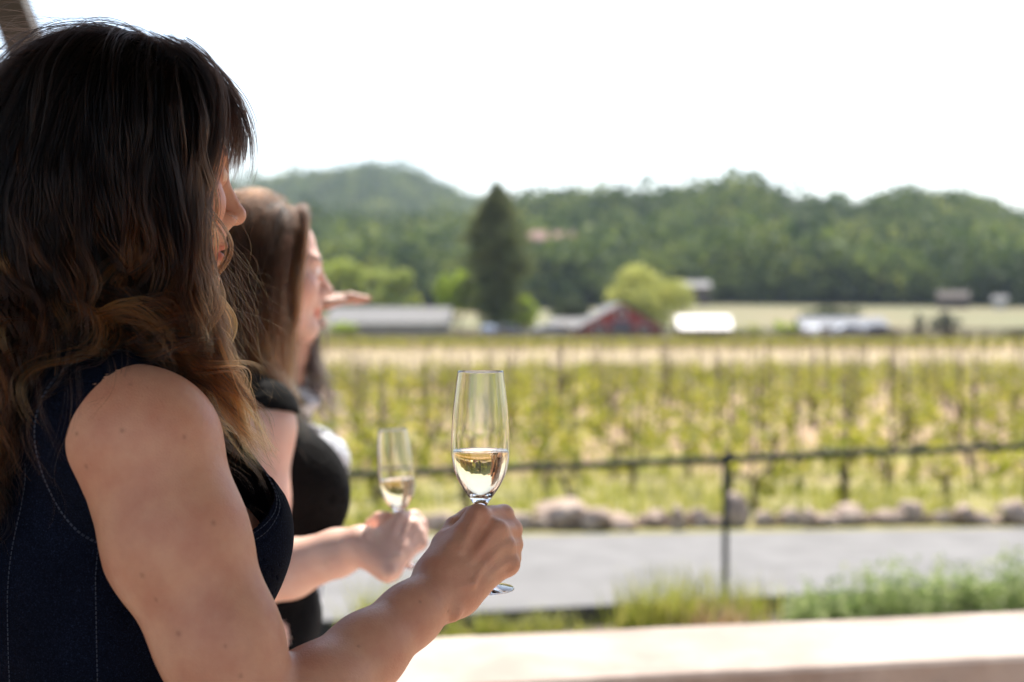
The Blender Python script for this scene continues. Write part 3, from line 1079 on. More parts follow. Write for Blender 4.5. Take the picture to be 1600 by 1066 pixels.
class Field:
    """Smooth union of round cones and ellipsoids, meshed with surface nets."""

    def __init__(self):
        self.pr = []

    def cone(self, a, b, ra, rb, k=.02, op='u'):
        a, b = np.asarray(a, float), np.asarray(b, float)
        self.pr.append(('c', a, b, ra, rb, k, op, (a + b) / 2, np.linalg.norm(a - b) / 2 + max(ra, rb)))
        return self

    def chain(self, pts, rad, k=.02, op='u'):
        for i in range(len(pts) - 1):
            self.cone(pts[i], pts[i + 1], rad[i], rad[i + 1], k, op)
        return self

    def ell(self, c, ax, r, k=.02, op='u'):
        self.pr.append(('e', np.asarray(c, float), np.asarray(ax, float), np.asarray(r, float), None, k, op, np.asarray(c, float), max(r)))
        return self

    @staticmethod
    def one(q, p):
        if q[0] == 'c':
            _, a, b, ra, rb = q[:5]
            ba = b - a
            pa = p - a
            h = np.clip(pa @ ba / max(ba @ ba, 1e-12), 0, 1)
            return np.linalg.norm(pa - h[:, None] * ba, axis=1) - (ra + (rb - ra) * h)
        _, c, ax, r = q[:4]
        l = (p - c) @ ax.T
        k0 = np.linalg.norm(l / r, axis=1)
        k1 = np.linalg.norm(l / (r * r), axis=1)
        return np.where(k1 < 1e-9, -min(r), k0 * (k0 - 1) / np.maximum(k1, 1e-9))

    def __call__(self, p, prims=None):
        d = np.full(len(p), 1.0)
        for q in (self.pr if prims is None else prims):
            e = self.one(q, p)
            if q[6] == 'u':
                d = smin(d, e, q[5])
            else:
                d = -smin(-d, e, q[5])
        return d

    def near(self, c, rad):
        return [q for q in self.pr if np.linalg.norm(q[7] - c) - q[8] < rad + q[5] * 2 + .004]

    def bounds(self):
        lo = np.min([q[7] - q[8] for q in self.pr if q[6] == 'u'], 0)
        hi = np.max([q[7] + q[8] for q in self.pr if q[6] == 'u'], 0)
        return lo - .02, hi + .02


def polygonise(field, h, post=None, lo=None, hi=None, B=16):
    """post(d, p) -> d lets a caller cut or displace the field."""
    if lo is None:
        lo, hi = field.bounds()
    nb = np.ceil((hi - lo) / (h * B)).astype(int)
    gi = np.stack(np.meshgrid(*[np.arange(n) for n in nb], indexing='ij'), -1).reshape(-1, 3)
    cen = lo + (gi + .5) * (h * B)
    dc = field(cen)
    if post is not None:
        dc = np.minimum(np.abs(dc), np.abs(post(dc, cen)))
    half = h * B * math.sqrt(3) / 2
    sel = np.abs(dc) < half * 1.35 + .014
    gi, cen = gi[sel], cen[sel]
    ax = np.arange(B + 1)
    loc = np.stack(np.meshgrid(ax, ax, ax, indexing='ij'), -1).reshape(-1, 3)
    N = (nb * B + 2).astype(np.int64)
    keyf = lambda c: ((c[..., 0] + 1) * (N[1] + 2) + (c[..., 1] + 1)) * (N[2] + 2) + (c[..., 2] + 1)
    VK, VP, QK = [], [], []
    for g, c in zip(gi, cen):
        pts = lo + (g * B + loc) * h
        d = field(pts, field.near(c, half))
        if post is not None:
            d = post(d, pts)
        d = d.reshape(B + 1, B + 1, B + 1)
        s = d < 0
        if s.all() or not s.any():
            continue
        corners = [(i, j, k) for i in (0, 1) for j in (0, 1) for k in (0, 1)]
        sub = lambda arr, o: arr[o[0]:o[0] + B, o[1]:o[1] + B, o[2]:o[2] + B]
        cnt = sum(sub(s, o).astype(int) for o in corners)
        act = (cnt > 0) & (cnt < 8)
        ii = np.argwhere(act)
        acc = np.zeros((len(ii), 3)); num = np.zeros(len(ii))
        for o in corners:
            for axx in range(3):
                if o[axx] == 1:
                    continue
                o2 = list(o); o2[axx] = 1
                d0 = d[ii[:, 0] + o[0], ii[:, 1] + o[1], ii[:, 2] + o[2]]
                d1 = d[ii[:, 0] + o2[0], ii[:, 1] + o2[1], ii[:, 2] + o2[2]]
                x = (d0 < 0) != (d1 < 0)
                t = np.where(x, d0 / np.where(x, d0 - d1, 1), 0)
                pp = np.tile(np.array(o, float), (len(ii), 1)); pp[:, axx] += t
                acc += pp * x[:, None]; num += x
        VP.append(lo + (g * B + ii + acc / num[:, None]) * h)
        VK.append(keyf(g * B + ii))
        for axx in range(3):
            sl0 = [slice(0, B)] * 3
            sl1 = list(sl0); sl1[axx] = slice(1, B + 1)
            d0, d1 = s[tuple(sl0)], s[tuple(sl1)]
            e = np.argwhere(d0 != d1)
            if not len(e):
                continue
            flip = d0[e[:, 0], e[:, 1], e[:, 2]]
            u, v = [(1, 2), (2, 0), (0, 1)][axx]
            eu = np.zeros(3, int); eu[u] = 1
            ev = np.zeros(3, int); ev[v] = 1
            ge = g * B + e
            q = np.stack([keyf(ge - eu - ev), keyf(ge - ev), keyf(ge), keyf(ge - eu)], 1)
            q[~flip] = q[~flip][:, ::-1]
            QK.append(q)
    VK, VP, QK = np.concatenate(VK), np.concatenate(VP), np.concatenate(QK)
    o = np.argsort(VK); VK, VP = VK[o], VP[o]
    idx = np.searchsorted(VK, QK)
    idx = np.clip(idx, 0, len(VK) - 1)
    ok = (VK[idx] == QK).all(1)
    return VP, idx[ok]


def relax(v, f, it=2, lam=.5):
    """Laplacian smoothing."""
    e = np.concatenate([f[:, [0, 1]], f[:, [1, 2]], f[:, [2, 3]], f[:, [3, 0]]])
    for _ in range(it):
        acc = np.zeros_like(v); cnt = np.zeros(len(v))
        for a, b in ((0, 1), (1, 0)):
            np.add.at(acc, e[:, a], v[e[:, b]]); np.add.at(cnt, e[:, a], 1)
        v = v + lam * (acc / np.maximum(cnt, 1)[:, None] - v)
    return v


class Frame:
    """Local frame: f forward, l left, u up; pitch lowers the chin."""

    def __init__(self, o, yaw, pitch=0.0, roll=0.0):
        self.o = np.asarray(o, float)
        m = Matrix.Rotation(yaw, 3, 'Z') @ Matrix.Rotation(pitch, 3, 'Y') @ Matrix.Rotation(roll, 3, 'X')
        self.m = np.array(m)

    def __call__(self, f, l=0.0, u=0.0):
        return self.o + self.m @ np.array([f, l, u], float)

    def arr(self, p):
        return self.o + np.asarray(p) @ self.m.T

    def inv(self, p):
        return (np.asarray(p) - self.o) @ self.m

    @property
    def ax(self):
        return self.m.T


def add_head(F, H, neck_to, s=1.0):
    ax = H.ax
    q = lambda f, l, u: H(f * s, l * s, u * s)
    F.ell(q(-.006, 0, .028), ax, np.array([.097, .073, .088]) * s, .02)
    F.ell(q(.030, 0, -.040), ax, np.array([.060, .058, .074]) * s, .035)
    F.cone(q(-.030, 0, -.055), neck_to, .050 * s, .054 * s, .03)
    for y in (-1, 1):
        F.cone(q(.070, y * .012, -.098), q(.0, y * .050, -.062), .015 * s, .013 * s, .03)
        F.ell(q(.060, y * .039, -.030), ax, np.array([.026, .024, .024]) * s, .025)
        F.cone(q(.086, y * .008, .016), q(.076, y * .045, .018), .010 * s, .009 * s, .018)
    for y in (-1, 1):
        F.ell(q(.101, y * .033, -.001), ax, np.array([.016, .019, .013]) * s, .014, 's')
        F.ell(q(.0775, y * .0325, -.001), ax, np.array([.0135, .0155, .0125]) * s, .003)
    F.cone(q(.090, 0, .008), q(.111, 0, -.031), .0075 * s, .0095 * s, .012)
    F.ell(q(.112, 0, -.033), ax, np.array([.0105, .0095, .009]) * s, .007)
    for y in (-1, 1):
        F.ell(q(.099, y * .0115, -.039), ax, np.array([.011, .0075, .0075]) * s, .006)
    for y in (-1, 1):
        F.ell(q(.104, y * .0065, -.0465), ax, np.array([.006, .0032, .005]) * s, .003, 's')
    F.ell(q(.090, 0, -.056), ax, np.array([.012, .024, .016]) * s, .014)
    F.ell(q(.0965, 0, -.0645), ax, np.array([.0085, .021, .0055]) * s, .005)
    F.ell(q(.0945, 0, -.0755), ax, np.array([.0088, .018, .0066]) * s, .005)
    F.ell(q(.106, 0, -.0698), ax, np.array([.012, .026, .0014]) * s, .003, 's')
    F.ell(q(.080, 0, -.101), ax, np.array([.018, .020, .017]) * s, .018)
    for y in (-1, 1):
        F.ell(q(-.012, y * .074, -.008), ax, np.array([.018, .007, .030]) * s, .008)
        F.ell(q(-.008, y * .080, -.006), ax, np.array([.010, .005, .016]) * s, .005, 's')


# hand that grips a vertical stem; points are offsets from the stem axis point at knuckle height
def add_grip_hand(F, T, wrist_w, s=1.0):
    """T maps hand offsets (metres, x right, y away, z up from the grip point on the stem) to world."""
    mcp = [(-.003, -.030, .022), (.014, -.029, .008), (.0215, -.027, -.008), (.0255, -.027, -.0235)]
    pip = [(.022, .004, .020), (.030, .006, .006), (.031, .006, -.009), (.030, .002, -.022)]
    dip = [(.006, .0165, .017), (.008, .018, .003), (.008, .018, -.011), (.009, .014, -.023)]
    tip = [(-.011, .013, .014), (-.011, .014, .001), (-.010, .014, -.012), (-.006, .013, -.0225)]
    rr = [(.0125, .0098, .0085, .0075), (.0120, .0100, .0086, .0076), (.0113, .0095, .0082, .0072), (.0106, .0085, .0074, .0066)]
    wc = [(-.033, -.069, -.036), (-.030, -.072, -.041), (-.027, -.073, -.045), (-.025, -.071, -.048)]
    for i in range(4):
        mid = tuple((a + b) / 2 + c for a, b, c in zip(wc[i], mcp[i], (-.001, -.004, .001)))
        F.cone(T(wc[i]), T(mid), .0145, .0122, .008)
        F.cone(T(mid), T(mcp[i]), .0122, rr[i][0] * .93, .006)
        F.ell(T(tuple(np.array(mcp[i]) + (.0035, -.0035, .003))), np.eye(3), (.0092, .0088, .0088), .005)
    for i in range(4):
        F.cone(T(mcp[i]), T(pip[i]), rr[i][0] * .92, rr[i][1], .006)
        F.cone(T(pip[i]), T(dip[i]), rr[i][1], rr[i][2], .004)
        F.cone(T(dip[i]), T(tip[i]), rr[i][2], rr[i][3], .004)
    # palm filler and heel of the hand
    F.cone(T((-.020, -.055, -.046)), T((.008, -.024, -.004)), .017, .014, .016)
    F.cone(T((-.030, -.060, -.030)), T((-.018, -.034, .002)), .017, .013, .016)
    # thumb, on the far side of the palm, closing on the stem
    F.cone(T((-.040, -.058, -.026)), T((-.033, -.030, -.004)), .0165, .0125, .012)
    F.cone(T((-.033, -.030, -.004)), T((-.024, -.008, .010)), .0122, .0102, .005)
    F.cone(T((-.024, -.008, .010)), T((-.012, .008, .020)), .0102, .0080, .004)
    # tendons over the back of the hand and one vein across them
    for i in range(4):
        a = np.array(wc[i]) * .55 + np.array(mcp[i]) * .45 + (.002, -.013, .005)
        b = np.array(mcp[i]) + (.001, -.0085, .005)
        F.cone(T(tuple(a + np.array([0, -.0022, .0010]))), T(tuple(b + np.array([0, -.0016, .0008]))), .0026, .0034, .004)
    F.cone(T((-.022, -.0865, -.034)), T((-.006, -.0765, -.032)), .0022, .0028, .004)
    F.cone(T((-.006, -.0765, -.032)), T((.003, -.064, -.018)), .0028, .0018, .004)
    F.ell(T((-.024, -.088, -.056)), np.eye(3), (.0085, .006, .0085), .008)      # ulna head


# ------------------------------------------------------------------ skin, cloth and hair materials
def skin_mat(name, base, red, rough=.48):
    m, nt, b = new_mat(name)
    n1 = noise_node(nt, 26.0, 4.0, .6)
    n2 = noise_node(nt, 140.0, 3.0, .6)
    c = mixc(nt, ramp(nt, n1.outputs[0], [(.36, (0, 0, 0)), (.68, (1, 1, 1))]), base, red)
    at = nt.nodes.new("ShaderNodeAttribute"); at.attribute_name = 'tint'
    c2 = mixc(nt, 1.0, c, at.outputs['Color'], 'MULTIPLY')
    nt.links.new(c2, b.inputs["Base Color"])
    setin(b, Roughness=rough, Subsurface_Weight=.22, Subsurface_Radius=(1.0, .35, .2), Subsurface_Scale=.008, Specular_IOR_Level=.4)
    vor = nt.nodes.new("ShaderNodeTexVoronoi")
    vor.inputs["Scale"].default_value = 620
    tc = nt.nodes.new("ShaderNodeTexCoord")
    nt.links.new(tc.outputs["Object"], vor.inputs["Vector"])
    ad = nt.nodes.new("ShaderNodeMath"); ad.operation = 'ADD'
    nt.links.new(vor.outputs[0], ad.inputs[0]); nt.links.new(n2.outputs[0], ad.inputs[1])
    add_bump(nt, b, ad.outputs[0], .22, .0014)
    return m


M['skin_warm'] = skin_mat('skin_warm', (.60, .292, .163), (.515, .21, .115))
M['skin_fair'] = skin_mat('skin_fair', (.74, .50, .41), (.71, .43, .345))
M['skin_third'] = skin_mat('skin_third', (.55, .34, .26), (.52, .29, .22))


def denim_mat():
    m, nt, b = new_mat('denim')
    tc = nt.nodes.new("ShaderNodeTexCoord")
    w = nt.nodes.new("ShaderNodeTexWave")
    w.wave_type = 'BANDS'; w.bands_direction = 'DIAGONAL'
    w.inputs["Scale"].default_value = 420; w.inputs["Distortion"].default_value = 2.0
    nt.links.new(tc.outputs["Object"], w.inputs["Vector"])
    n = noise_node(nt, 900, 2.0)
    n3 = noise_node(nt, 12, 4.0)
    sp = ramp(nt, n.outputs[0], [(.40, (.0019, .0026, .0055)), (.58, (.0042, .0064, .0145)), (.78, (.019, .026, .048))])
    big = ramp(nt, n3.outputs[0], [(.3, (.75, .75, .75)), (.7, (1.25, 1.25, 1.25))])
    nt.links.new(mixc(nt, 1.0, sp, big, 'MULTIPLY'), b.inputs["Base Color"])
    setin(b, Roughness=.95, Specular_IOR_Level=.06)
    add_bump(nt, b, w.outputs[0], .25, .0006)
    return m


M['denim'] = denim_mat()
M['lining'] = nmat('lining', (.006, .006, .008), (.01, .01, .012), 30, .95, Specular_IOR_Level=.1)
M['stitch'] = nmat('stitch', (.025, .03, .045), (.05, .058, .08), 60, .8)
M['black_knit'] = nmat('black_knit', (.003, .003, .0035), (.0055, .0055, .006), 30, .9, .15, 500, .0006, Specular_IOR_Level=.15)
M['khaki'] = nmat('khaki', (.32, .26, .19), (.38, .31, .23), 20, .9)
M['dark_trousers'] = nmat('dark_trousers', (.02, .022, .03), (.03, .033, .04), 20, .9)
M['shoe'] = nmat('shoe', (.03, .025, .02), (.05, .04, .03), 20, .5)


def print_mat():
    m, nt, b = new_mat('patterned_cotton')
    v = nt.nodes.new("ShaderNodeTexVoronoi")
    v.inputs["Scale"].default_value = 26
    tc = nt.nodes.new("ShaderNodeTexCoord")
    nt.links.new(tc.outputs["Object"], v.inputs["Vector"])
    nt.links.new(ramp(nt, v.outputs[0], [(.30, (.02, .022, .03)), (.42, (.62, .64, .68))]), b.inputs["Base Color"])
    setin(b, Roughness=.85)
    return m


M['print'] = print_mat()


def hair_mat(name, root, mid, tip, rough=.35, power=1.0):
    m = bpy.data.materials.new(name)
    m.use_nodes = True
    nt = m.node_tree
    nt.nodes.remove(nt.nodes["Principled BSDF"])
    h = nt.nodes.new("ShaderNodeBsdfHairPrincipled")
    h.parametrization = 'COLOR'
    at = nt.nodes.new("ShaderNodeAttribute"); at.attribute_name = 'tone'
    c = ramp(nt, at.outputs['Fac'], [(.0, root), (.5, mid), (1.0, tip)])
    nt.links.new(c, h.inputs["Color"])
    h.inputs["Roughness"].default_value = rough
    h.inputs["IOR"].default_value = 1.32
    h.inputs["Radial Roughness"].default_value = .45
    if "Random Roughness" in h.inputs:
        h.inputs["Random Roughness"].default_value = .2
    nt.links.new(h.outputs[0], nt.nodes["Material Output"].inputs[0])
    return m


M['hair_dark'] = hair_mat('hair_dark', (.004, .0025, .002), (.036, .0125, .0048), (.36, .105, .022))
M['hair_brown'] = hair_mat('hair_brown', (.016, .008, .005), (.06, .025, .011), (.22, .09, .034))
M['hair_black'] = hair_mat('hair_black', (.010, .007, .006), (.018, .011, .009), (.03, .018, .012))
M['hair_base_dark'] = nmat('hair_base_dark', (.006, .004, .003), (.012, .007, .005), 30, .7, .5, 90, .004, vec_scale=(8, 8, .6))
M['hair_base_brown'] = nmat('hair_base_brown', (.02, .011, .007), (.04, .021, .012), 30, .7, .5, 90, .004, vec_scale=(8, 8, .6))


def glass_mat():
    m = bpy.data.materials.new('clear_glass')
    m.use_nodes = True
    nt = m.node_tree
    nt.nodes.remove(nt.nodes["Principled BSDF"])
    g = nt.nodes.new("ShaderNodeBsdfGlass")
    g.inputs["Roughness"].default_value = 0.0
    g.inputs["IOR"].default_value = 1.5
    nt.links.new(g.outputs[0], nt.nodes["Material Output"].inputs[0])
    return m


def wine_mat():
    m = bpy.data.materials.new('sparkling_wine')
    m.use_nodes = True
    nt = m.node_tree
    nt.nodes.remove(nt.nodes["Principled BSDF"])
    g = nt.nodes.new("ShaderNodeBsdfGlass")
    g.inputs["Color"].default_value = (1.0, .985, .94, 1)
    g.inputs["IOR"].default_value = 1.34
    nt.links.new(g.outputs[0], nt.nodes["Material Output"].inputs[0])
    va = nt.nodes.new("ShaderNodeVolumeAbsorption")
    va.inputs["Color"].default_value = (1.0, .80, .36, 1)
    va.inputs["Density"].default_value = 22.0
    nt.links.new(va.outputs[0], nt.nodes["Material Output"].inputs[1])
    return m


M['glass'] = glass_mat()
M['wine'] = wine_mat()


# ------------------------------------------------------------------ champagne flute (lathe); z = 0 at the foot
def lathe(prof, seg=72):
    v, f = [], []
    a = np.linspace(0, 2 * math.pi, seg, endpoint=False)
    for r0, z0 in prof:
        v.append(np.stack([np.cos(a) * r0, np.sin(a) * r0, np.full(seg, z0)], 1))
    n = len(prof)
    for i in range(n - 1):
        j = np.arange(seg)
        f.append(np.stack([i * seg + j, i * seg + (j + 1) % seg, (i + 1) * seg + (j + 1) % seg, (i + 1) * seg + j], 1))
    return np.concatenate(v), np.concatenate(f)


def smooth_prof(pts, n=60):
    p = np.array(pts, float)
    t = np.concatenate([[0], np.cumsum(np.linalg.norm(np.diff(p, axis=0), axis=1))])
    tt = np.linspace(0, t[-1], n)
    out = []
    for x in tt:                       # Catmull-Rom
        i = min(max(np.searchsorted(t, x) - 1, 0), len(p) - 2)
        u = (x - t[i]) / (t[i + 1] - t[i])
        p0, p1, p2, p3 = p[max(i - 1, 0)], p[i], p[i + 1], p[min(i + 2, len(p) - 1)]
        out.append(.5 * ((2 * p1) + (-p0 + p2) * u + (2 * p0 - 5 * p1 + 4 * p2 - p3) * u * u + (-p0 + 3 * p1 - 3 * p2 + p3) * u ** 3))
    return np.array(out)


FLUTE_H = .2115


def flute(label, loc, tilt, group):
    root = empty('champagne_flute', loc)
    root.rotation_euler = tilt
    tag(root, label, 'glass', group)
    outer = smooth_prof([(.0050, .0785), (.0074, .0845), (.0118, .0908), (.0181, .0998), (.0243, .1122), (.0276, .1260), (.0286, .1400), (.0282, .1540), (.0266, .176), (.0240, .198), (.0222, FLUTE_H)], 60)
    inner = smooth_prof([(.0004, .0915), (.0075, .0919), (.0115, .0948), (.0171, .1016), (.0232, .1132), (.0265, .1265), (.0275, .1402), (.0272, .1540), (.0256, .176), (.0231, .198), (.0215, FLUTE_H - .0004)], 60)
    foot = [(.0003, .0002), (.0300, .0002), (.0322, .0008), (.0325, .0016), (.0318, .0024), (.0220, .0036), (.0100, .0065), (.0052, .0125), (.0038, .024), (.0034, .045), (.0036, .062), (.0042, .0735)]
    prof = foot + [tuple(q) for q in outer] + [(.02205, FLUTE_H + .0004), (.0218, FLUTE_H + .0005)] + [tuple(q) for q in inner[::-1]]
    v, f = lathe(prof)
    link('glass_body', mesh_np('glass_body', v, f, M['glass']), None, root)
    # wine: its wall sits a hair inside the glass so the two surfaces never coincide
    lvl = .1352
    wp = [tuple((max(r0 - .00012, .0003), z0 + .0001)) for r0, z0 in inner if z0 < lvl - .001]
    rt = float(np.interp(lvl, inner[:, 1], inner[:, 0])) - .00012
    wp += [(rt, lvl - .0003), (rt - .0008, lvl + .0002), (rt - .002, lvl - .0004), (.010, lvl - .0006), (.0003, lvl - .0006)]
    v, f = lathe(wp)
    link('wine', mesh_np('wine', v, f, M['wine']), None, root)
    return root


# ------------------------------------------------------------------ hair strands
def hair_curves(name, pts, radii, tone, mat, parent):
    """pts (n,k,3), radii (n,k), tone (n,k) 0 dark .. 1 light"""
    n, k, _ = pts.shape
    hc = bpy.data.hair_curves.new(name)
    hc.add_curves([k] * n)
    hc.points.foreach_set('position', np.ascontiguousarray(pts, dtype=np.float32).ravel())
    hc.points.foreach_set('radius', np.ascontiguousarray(radii, dtype=np.float32).ravel())
    a = hc.attributes.new('tone', 'FLOAT', 'POINT')
    a.data.foreach_set('value', np.ascontiguousarray(tone, dtype=np.float32).ravel())
    hc.materials.append(mat)
    o = bpy.data.objects.new(name, hc)
    COL.objects.link(o)
    o.parent = parent
    return o


def grad(F, p, e=.002):
    g = np.stack([F(p + np.eye(3)[i] * e) - F(p - np.eye(3)[i] * e) for i in range(3)], 1)
    return g / (np.linalg.norm(g, axis=1, keepdims=True) + 1e-9)


def trace(C, root, length, H, part, off, steps=34, push=None):
    """Guides: fall over collision field C under gravity; part = point on the crown hair leaves from."""
    p = root.copy()
    out = [p.copy()]
    n = len(p)
    vel = np.zeros((n, 3))
    st = length / steps
    for i in range(steps):
        t = i / steps
        rad = p - part
        rad[:, 2] = 0
        rad /= np.linalg.norm(rad, axis=1, keepdims=True) + 1e-6
        dirv = np.array([0, 0, -1.0]) + rad * (1.1 * math.exp(-t * 9))
        if push is not None:
            dirv = dirv + push(p, t)
        vel = .55 * vel + .45 * dirv
        nrm = grad(C, p)
        d = C(p)
        close = (d < off * 1.6)[:, None]
        into = np.minimum((vel * nrm).sum(1, keepdims=True), 0)
        vv = np.where(close, vel - nrm * into, vel)
        vv /= np.linalg.norm(vv, axis=1, keepdims=True) + 1e-6
        p = p + vv * st[:, None]
        for _ in range(2):
            d = C(p)
            o_ = off * (.35 + .65 * min(1, t * 4))
            p = p + grad(C, p) * np.maximum(o_ - d, 0)[:, None]
        out.append(p.copy())
    return np.stack(out, 1)


def strands_from(guides, per, spread0, spread1, wave, wl_, r, tone_f, rad=.00011, frizz=.002, taper=False):
    """Interpolate per strands round each guide, waving together as a lock."""
    n, k, _ = guides.shape
    t = np.linspace(0, 1, k)
    seg = np.linalg.norm(np.diff(guides, axis=1), axis=2)
    arc = np.concatenate([np.zeros((n, 1)), np.cumsum(seg, 1)], 1)
    tang = np.gradient(guides, axis=1)
    tang /= np.linalg.norm(tang, axis=2, keepdims=True) + 1e-9
    ref = r.normal(size=(n, 1, 3)); ref[..., 2] *= .2
    a = np.cross(tang, ref); a /= np.linalg.norm(a, axis=2, keepdims=True) + 1e-9
    b = np.cross(tang, a)
    ph = r.uniform(0, 2 * math.pi, (n, 1))
    amp = wave * r.uniform(.5, 1.3, (n, 1)) * np.clip((t - .22) / .5, 0, 1)[None] ** 1.2
    w = wl_ * r.uniform(.8, 1.25, (n, 1))
    gv = guides + a * (amp * np.sin(2 * math.pi * arc / w + ph))[..., None] + b * (.55 * amp * np.cos(2 * math.pi * arc / w + ph))[..., None]
    G_ = np.repeat(gv, per, 0); A = np.repeat(a, per, 0); Bv = np.repeat(b, per, 0); ar = np.repeat(arc, per, 0)
    m = n * per
    fib = 4                                            # strands stick together in small fibres
    nf = -(-per // fib)
    rep_ = lambda x: np.repeat(x.reshape(n, nf), fib, 1)[:, :per].reshape(m, 1)
    ang = rep_(r.uniform(0, 2 * math.pi, n * nf)); rr = rep_(np.sqrt(r.random(n * nf)))
    jit = r.normal(0, .00045, (m, 2))
    fib_tone = rep_(r.normal(0, 1, n * nf))
    sp = (spread0 + (spread1 - spread0) * t ** .8)[None] * rr
    tw = ang + rep_(r.normal(0, .5, n * nf)) * t[None]
    pts = G_ + A * (sp * np.cos(tw) + jit[:, :1])[..., None] + Bv * (sp * np.sin(tw) + jit[:, 1:])[..., None]
    fq = rep_(r.uniform(.6, 1.6, n * nf)); f2 = rep_(r.uniform(0, 6.28, n * nf))
    fz = frizz * rep_(r.uniform(.2, 1.6, n * nf)) * r.uniform(.6, 1.4, (m, 1)) * t[None]
    pts = pts + A * (fz * np.sin(ar / .03 * fq + f2))[..., None] + Bv * (fz * np.cos(ar / .037 * fq + f2 * 1.7))[..., None]
    cut = r.uniform(.82, 1.0, (m, 1))                 # uneven tips: reparametrise
    tt = t[None] * cut
    idx = tt * (k - 1); i0 = np.clip(idx.astype(int), 0, k - 2); fr = (idx - i0)[..., None]
    row = np.arange(m)[:, None]
    pts = pts[row, i0] * (1 - fr) + pts[row, i0 + 1] * fr
    gtone = np.repeat(r.normal(0, 1, (n, 1)), per, 0)
    tone = np.clip(tone_f(t[None], gtone, 1.3 * fib_tone + r.normal(0, .5, (m, 1)), pts), 0, 1)
    radii = np.tile(rad * (1 - .75 * t ** 3)[None], (m, 1)) * r.uniform(.7, 1.25, (m, 1))
    if taper:
        radii = radii * np.clip(t / (.04 + .22 * r.random((m, 1))), .02, 1)
    return pts, radii, tone


def bez(c, n=24):
    """c (m,4,3) cubic control points -> (m,n,3)"""
    t = np.linspace(0, 1, n)[None, :, None]
    c = np.asarray(c)[:, :, None, :]
    return c[:, 0] * (1 - t) ** 3 + 3 * c[:, 1] * t * (1 - t) ** 2 + 3 * c[:, 2] * t * t * (1 - t) + c[:, 3] * t ** 3


def body_mesh(name, F, h, mat, parent, H=None, moles=(), s=1.0, relax_it=1):
    v, f = polygonise(F, h)
    v = relax(v, f, relax_it, .4)
    me = mesh_np(name, v, f, mat)
    tint = np.ones((len(v), 4), np.float32)
    if H is not None:
        l = H.inv(v) / s
        lip = (np.abs(l[:, 2] + .070) < .012 * np.sqrt(np.clip(1 - (l[:, 1] / .024) ** 2, 0, 1))) & (l[:, 0] > .086)
        tint[lip, :3] = (.95, .62, .62)
        ch = np.exp(-(((l - np.array([.075, 0, -.03])) * np.array([1, 0, 1])) ** 2).sum(1) / .0008) * (np.abs(l[:, 1]) > .02)
        tint[:, 1:3] *= (1 - .10 * ch)[:, None]
        for y in (-1, 1):
            e = l - np.array([.0775, y * .0325, -.001])
            eye = (np.linalg.norm(e / np.array([.0142, .0162, .0132]), axis=1) < 1) & (l[:, 0] > .083) & (np.abs(e[:, 2]) < .0055)
            tint[eye, :3] = (1.3, 1.9, 2.3)
            iris = eye & (np.hypot(e[:, 1], e[:, 2]) < .0055)
            tint[iris, :3] = (.12, .12, .12)
            br = (np.abs(l[:, 2] - .021 + .12 * (np.abs(l[:, 1]) - .033) ** 2 / .033) < .0035) & (np.abs(np.abs(l[:, 1]) - .034) < .020) & (l[:, 0] > .06)
            tint[br, :3] = (.25, .2, .18)
    for c, rad in moles:
        dm = np.linalg.norm(v - c, axis=1)
        tint[:, :3] *= 1 - np.exp(-(dm / (rad * .85)) ** 2)[:, None] * np.array([.36, .42, .45])
    a = me.attributes.new('tint', 'FLOAT_COLOR', 'POINT')
    a.data.foreach_set('color', tint.ravel())
    return link(name, me, None, parent)


# ================================================================== the woman in the denim dress (nearest)
def leg_prims(F, T, hip_w=.088, shoes=True):
    for s in (-1, 1):
        F.chain([T(0, s * hip_w, .86), T(.012, s * hip_w * .95, .48), T(-.02, s * hip_w * .95, .27), T(-.012, s * hip_w * .9, .085)], [.088, .055, .052, .034], .03)
        F.cone(T(-.025, s * hip_w * .9, .045), T(.135, s * (hip_w * .9 + .015), .028), .036, .026, .02)


def torso_prims(F, T, z0, sc=1.0, bust=.066, arm_r=None):
    """z0 = height of the neck base"""
    ax = T.ax
    u = lambda z: z0 + (z - 1.345) * sc
    F.ell(T(.008, 0, u(1.20)), ax, (.104, .142, .165), .04)
    F.cone(T(-.012, -.135, u(1.310)), T(-.012, .135, u(1.310)), .050, .050, .05)
    for s in (-1, 1):
        F.cone(T(-.018, 0, u(1.375)), T(-.015, s * .135, u(1.322)), .050, .036, .04)
        F.ell(T(.092, s * .072, u(1.178)), ax, (bust, bust, bust + .008), .04)
    F.ell(T(.012, 0, u(1.03)), ax, (.090, .122, .15), .06)
    F.ell(T(-.008, 0, u(.89)), ax, (.118, .165, .15), .06)
    return u


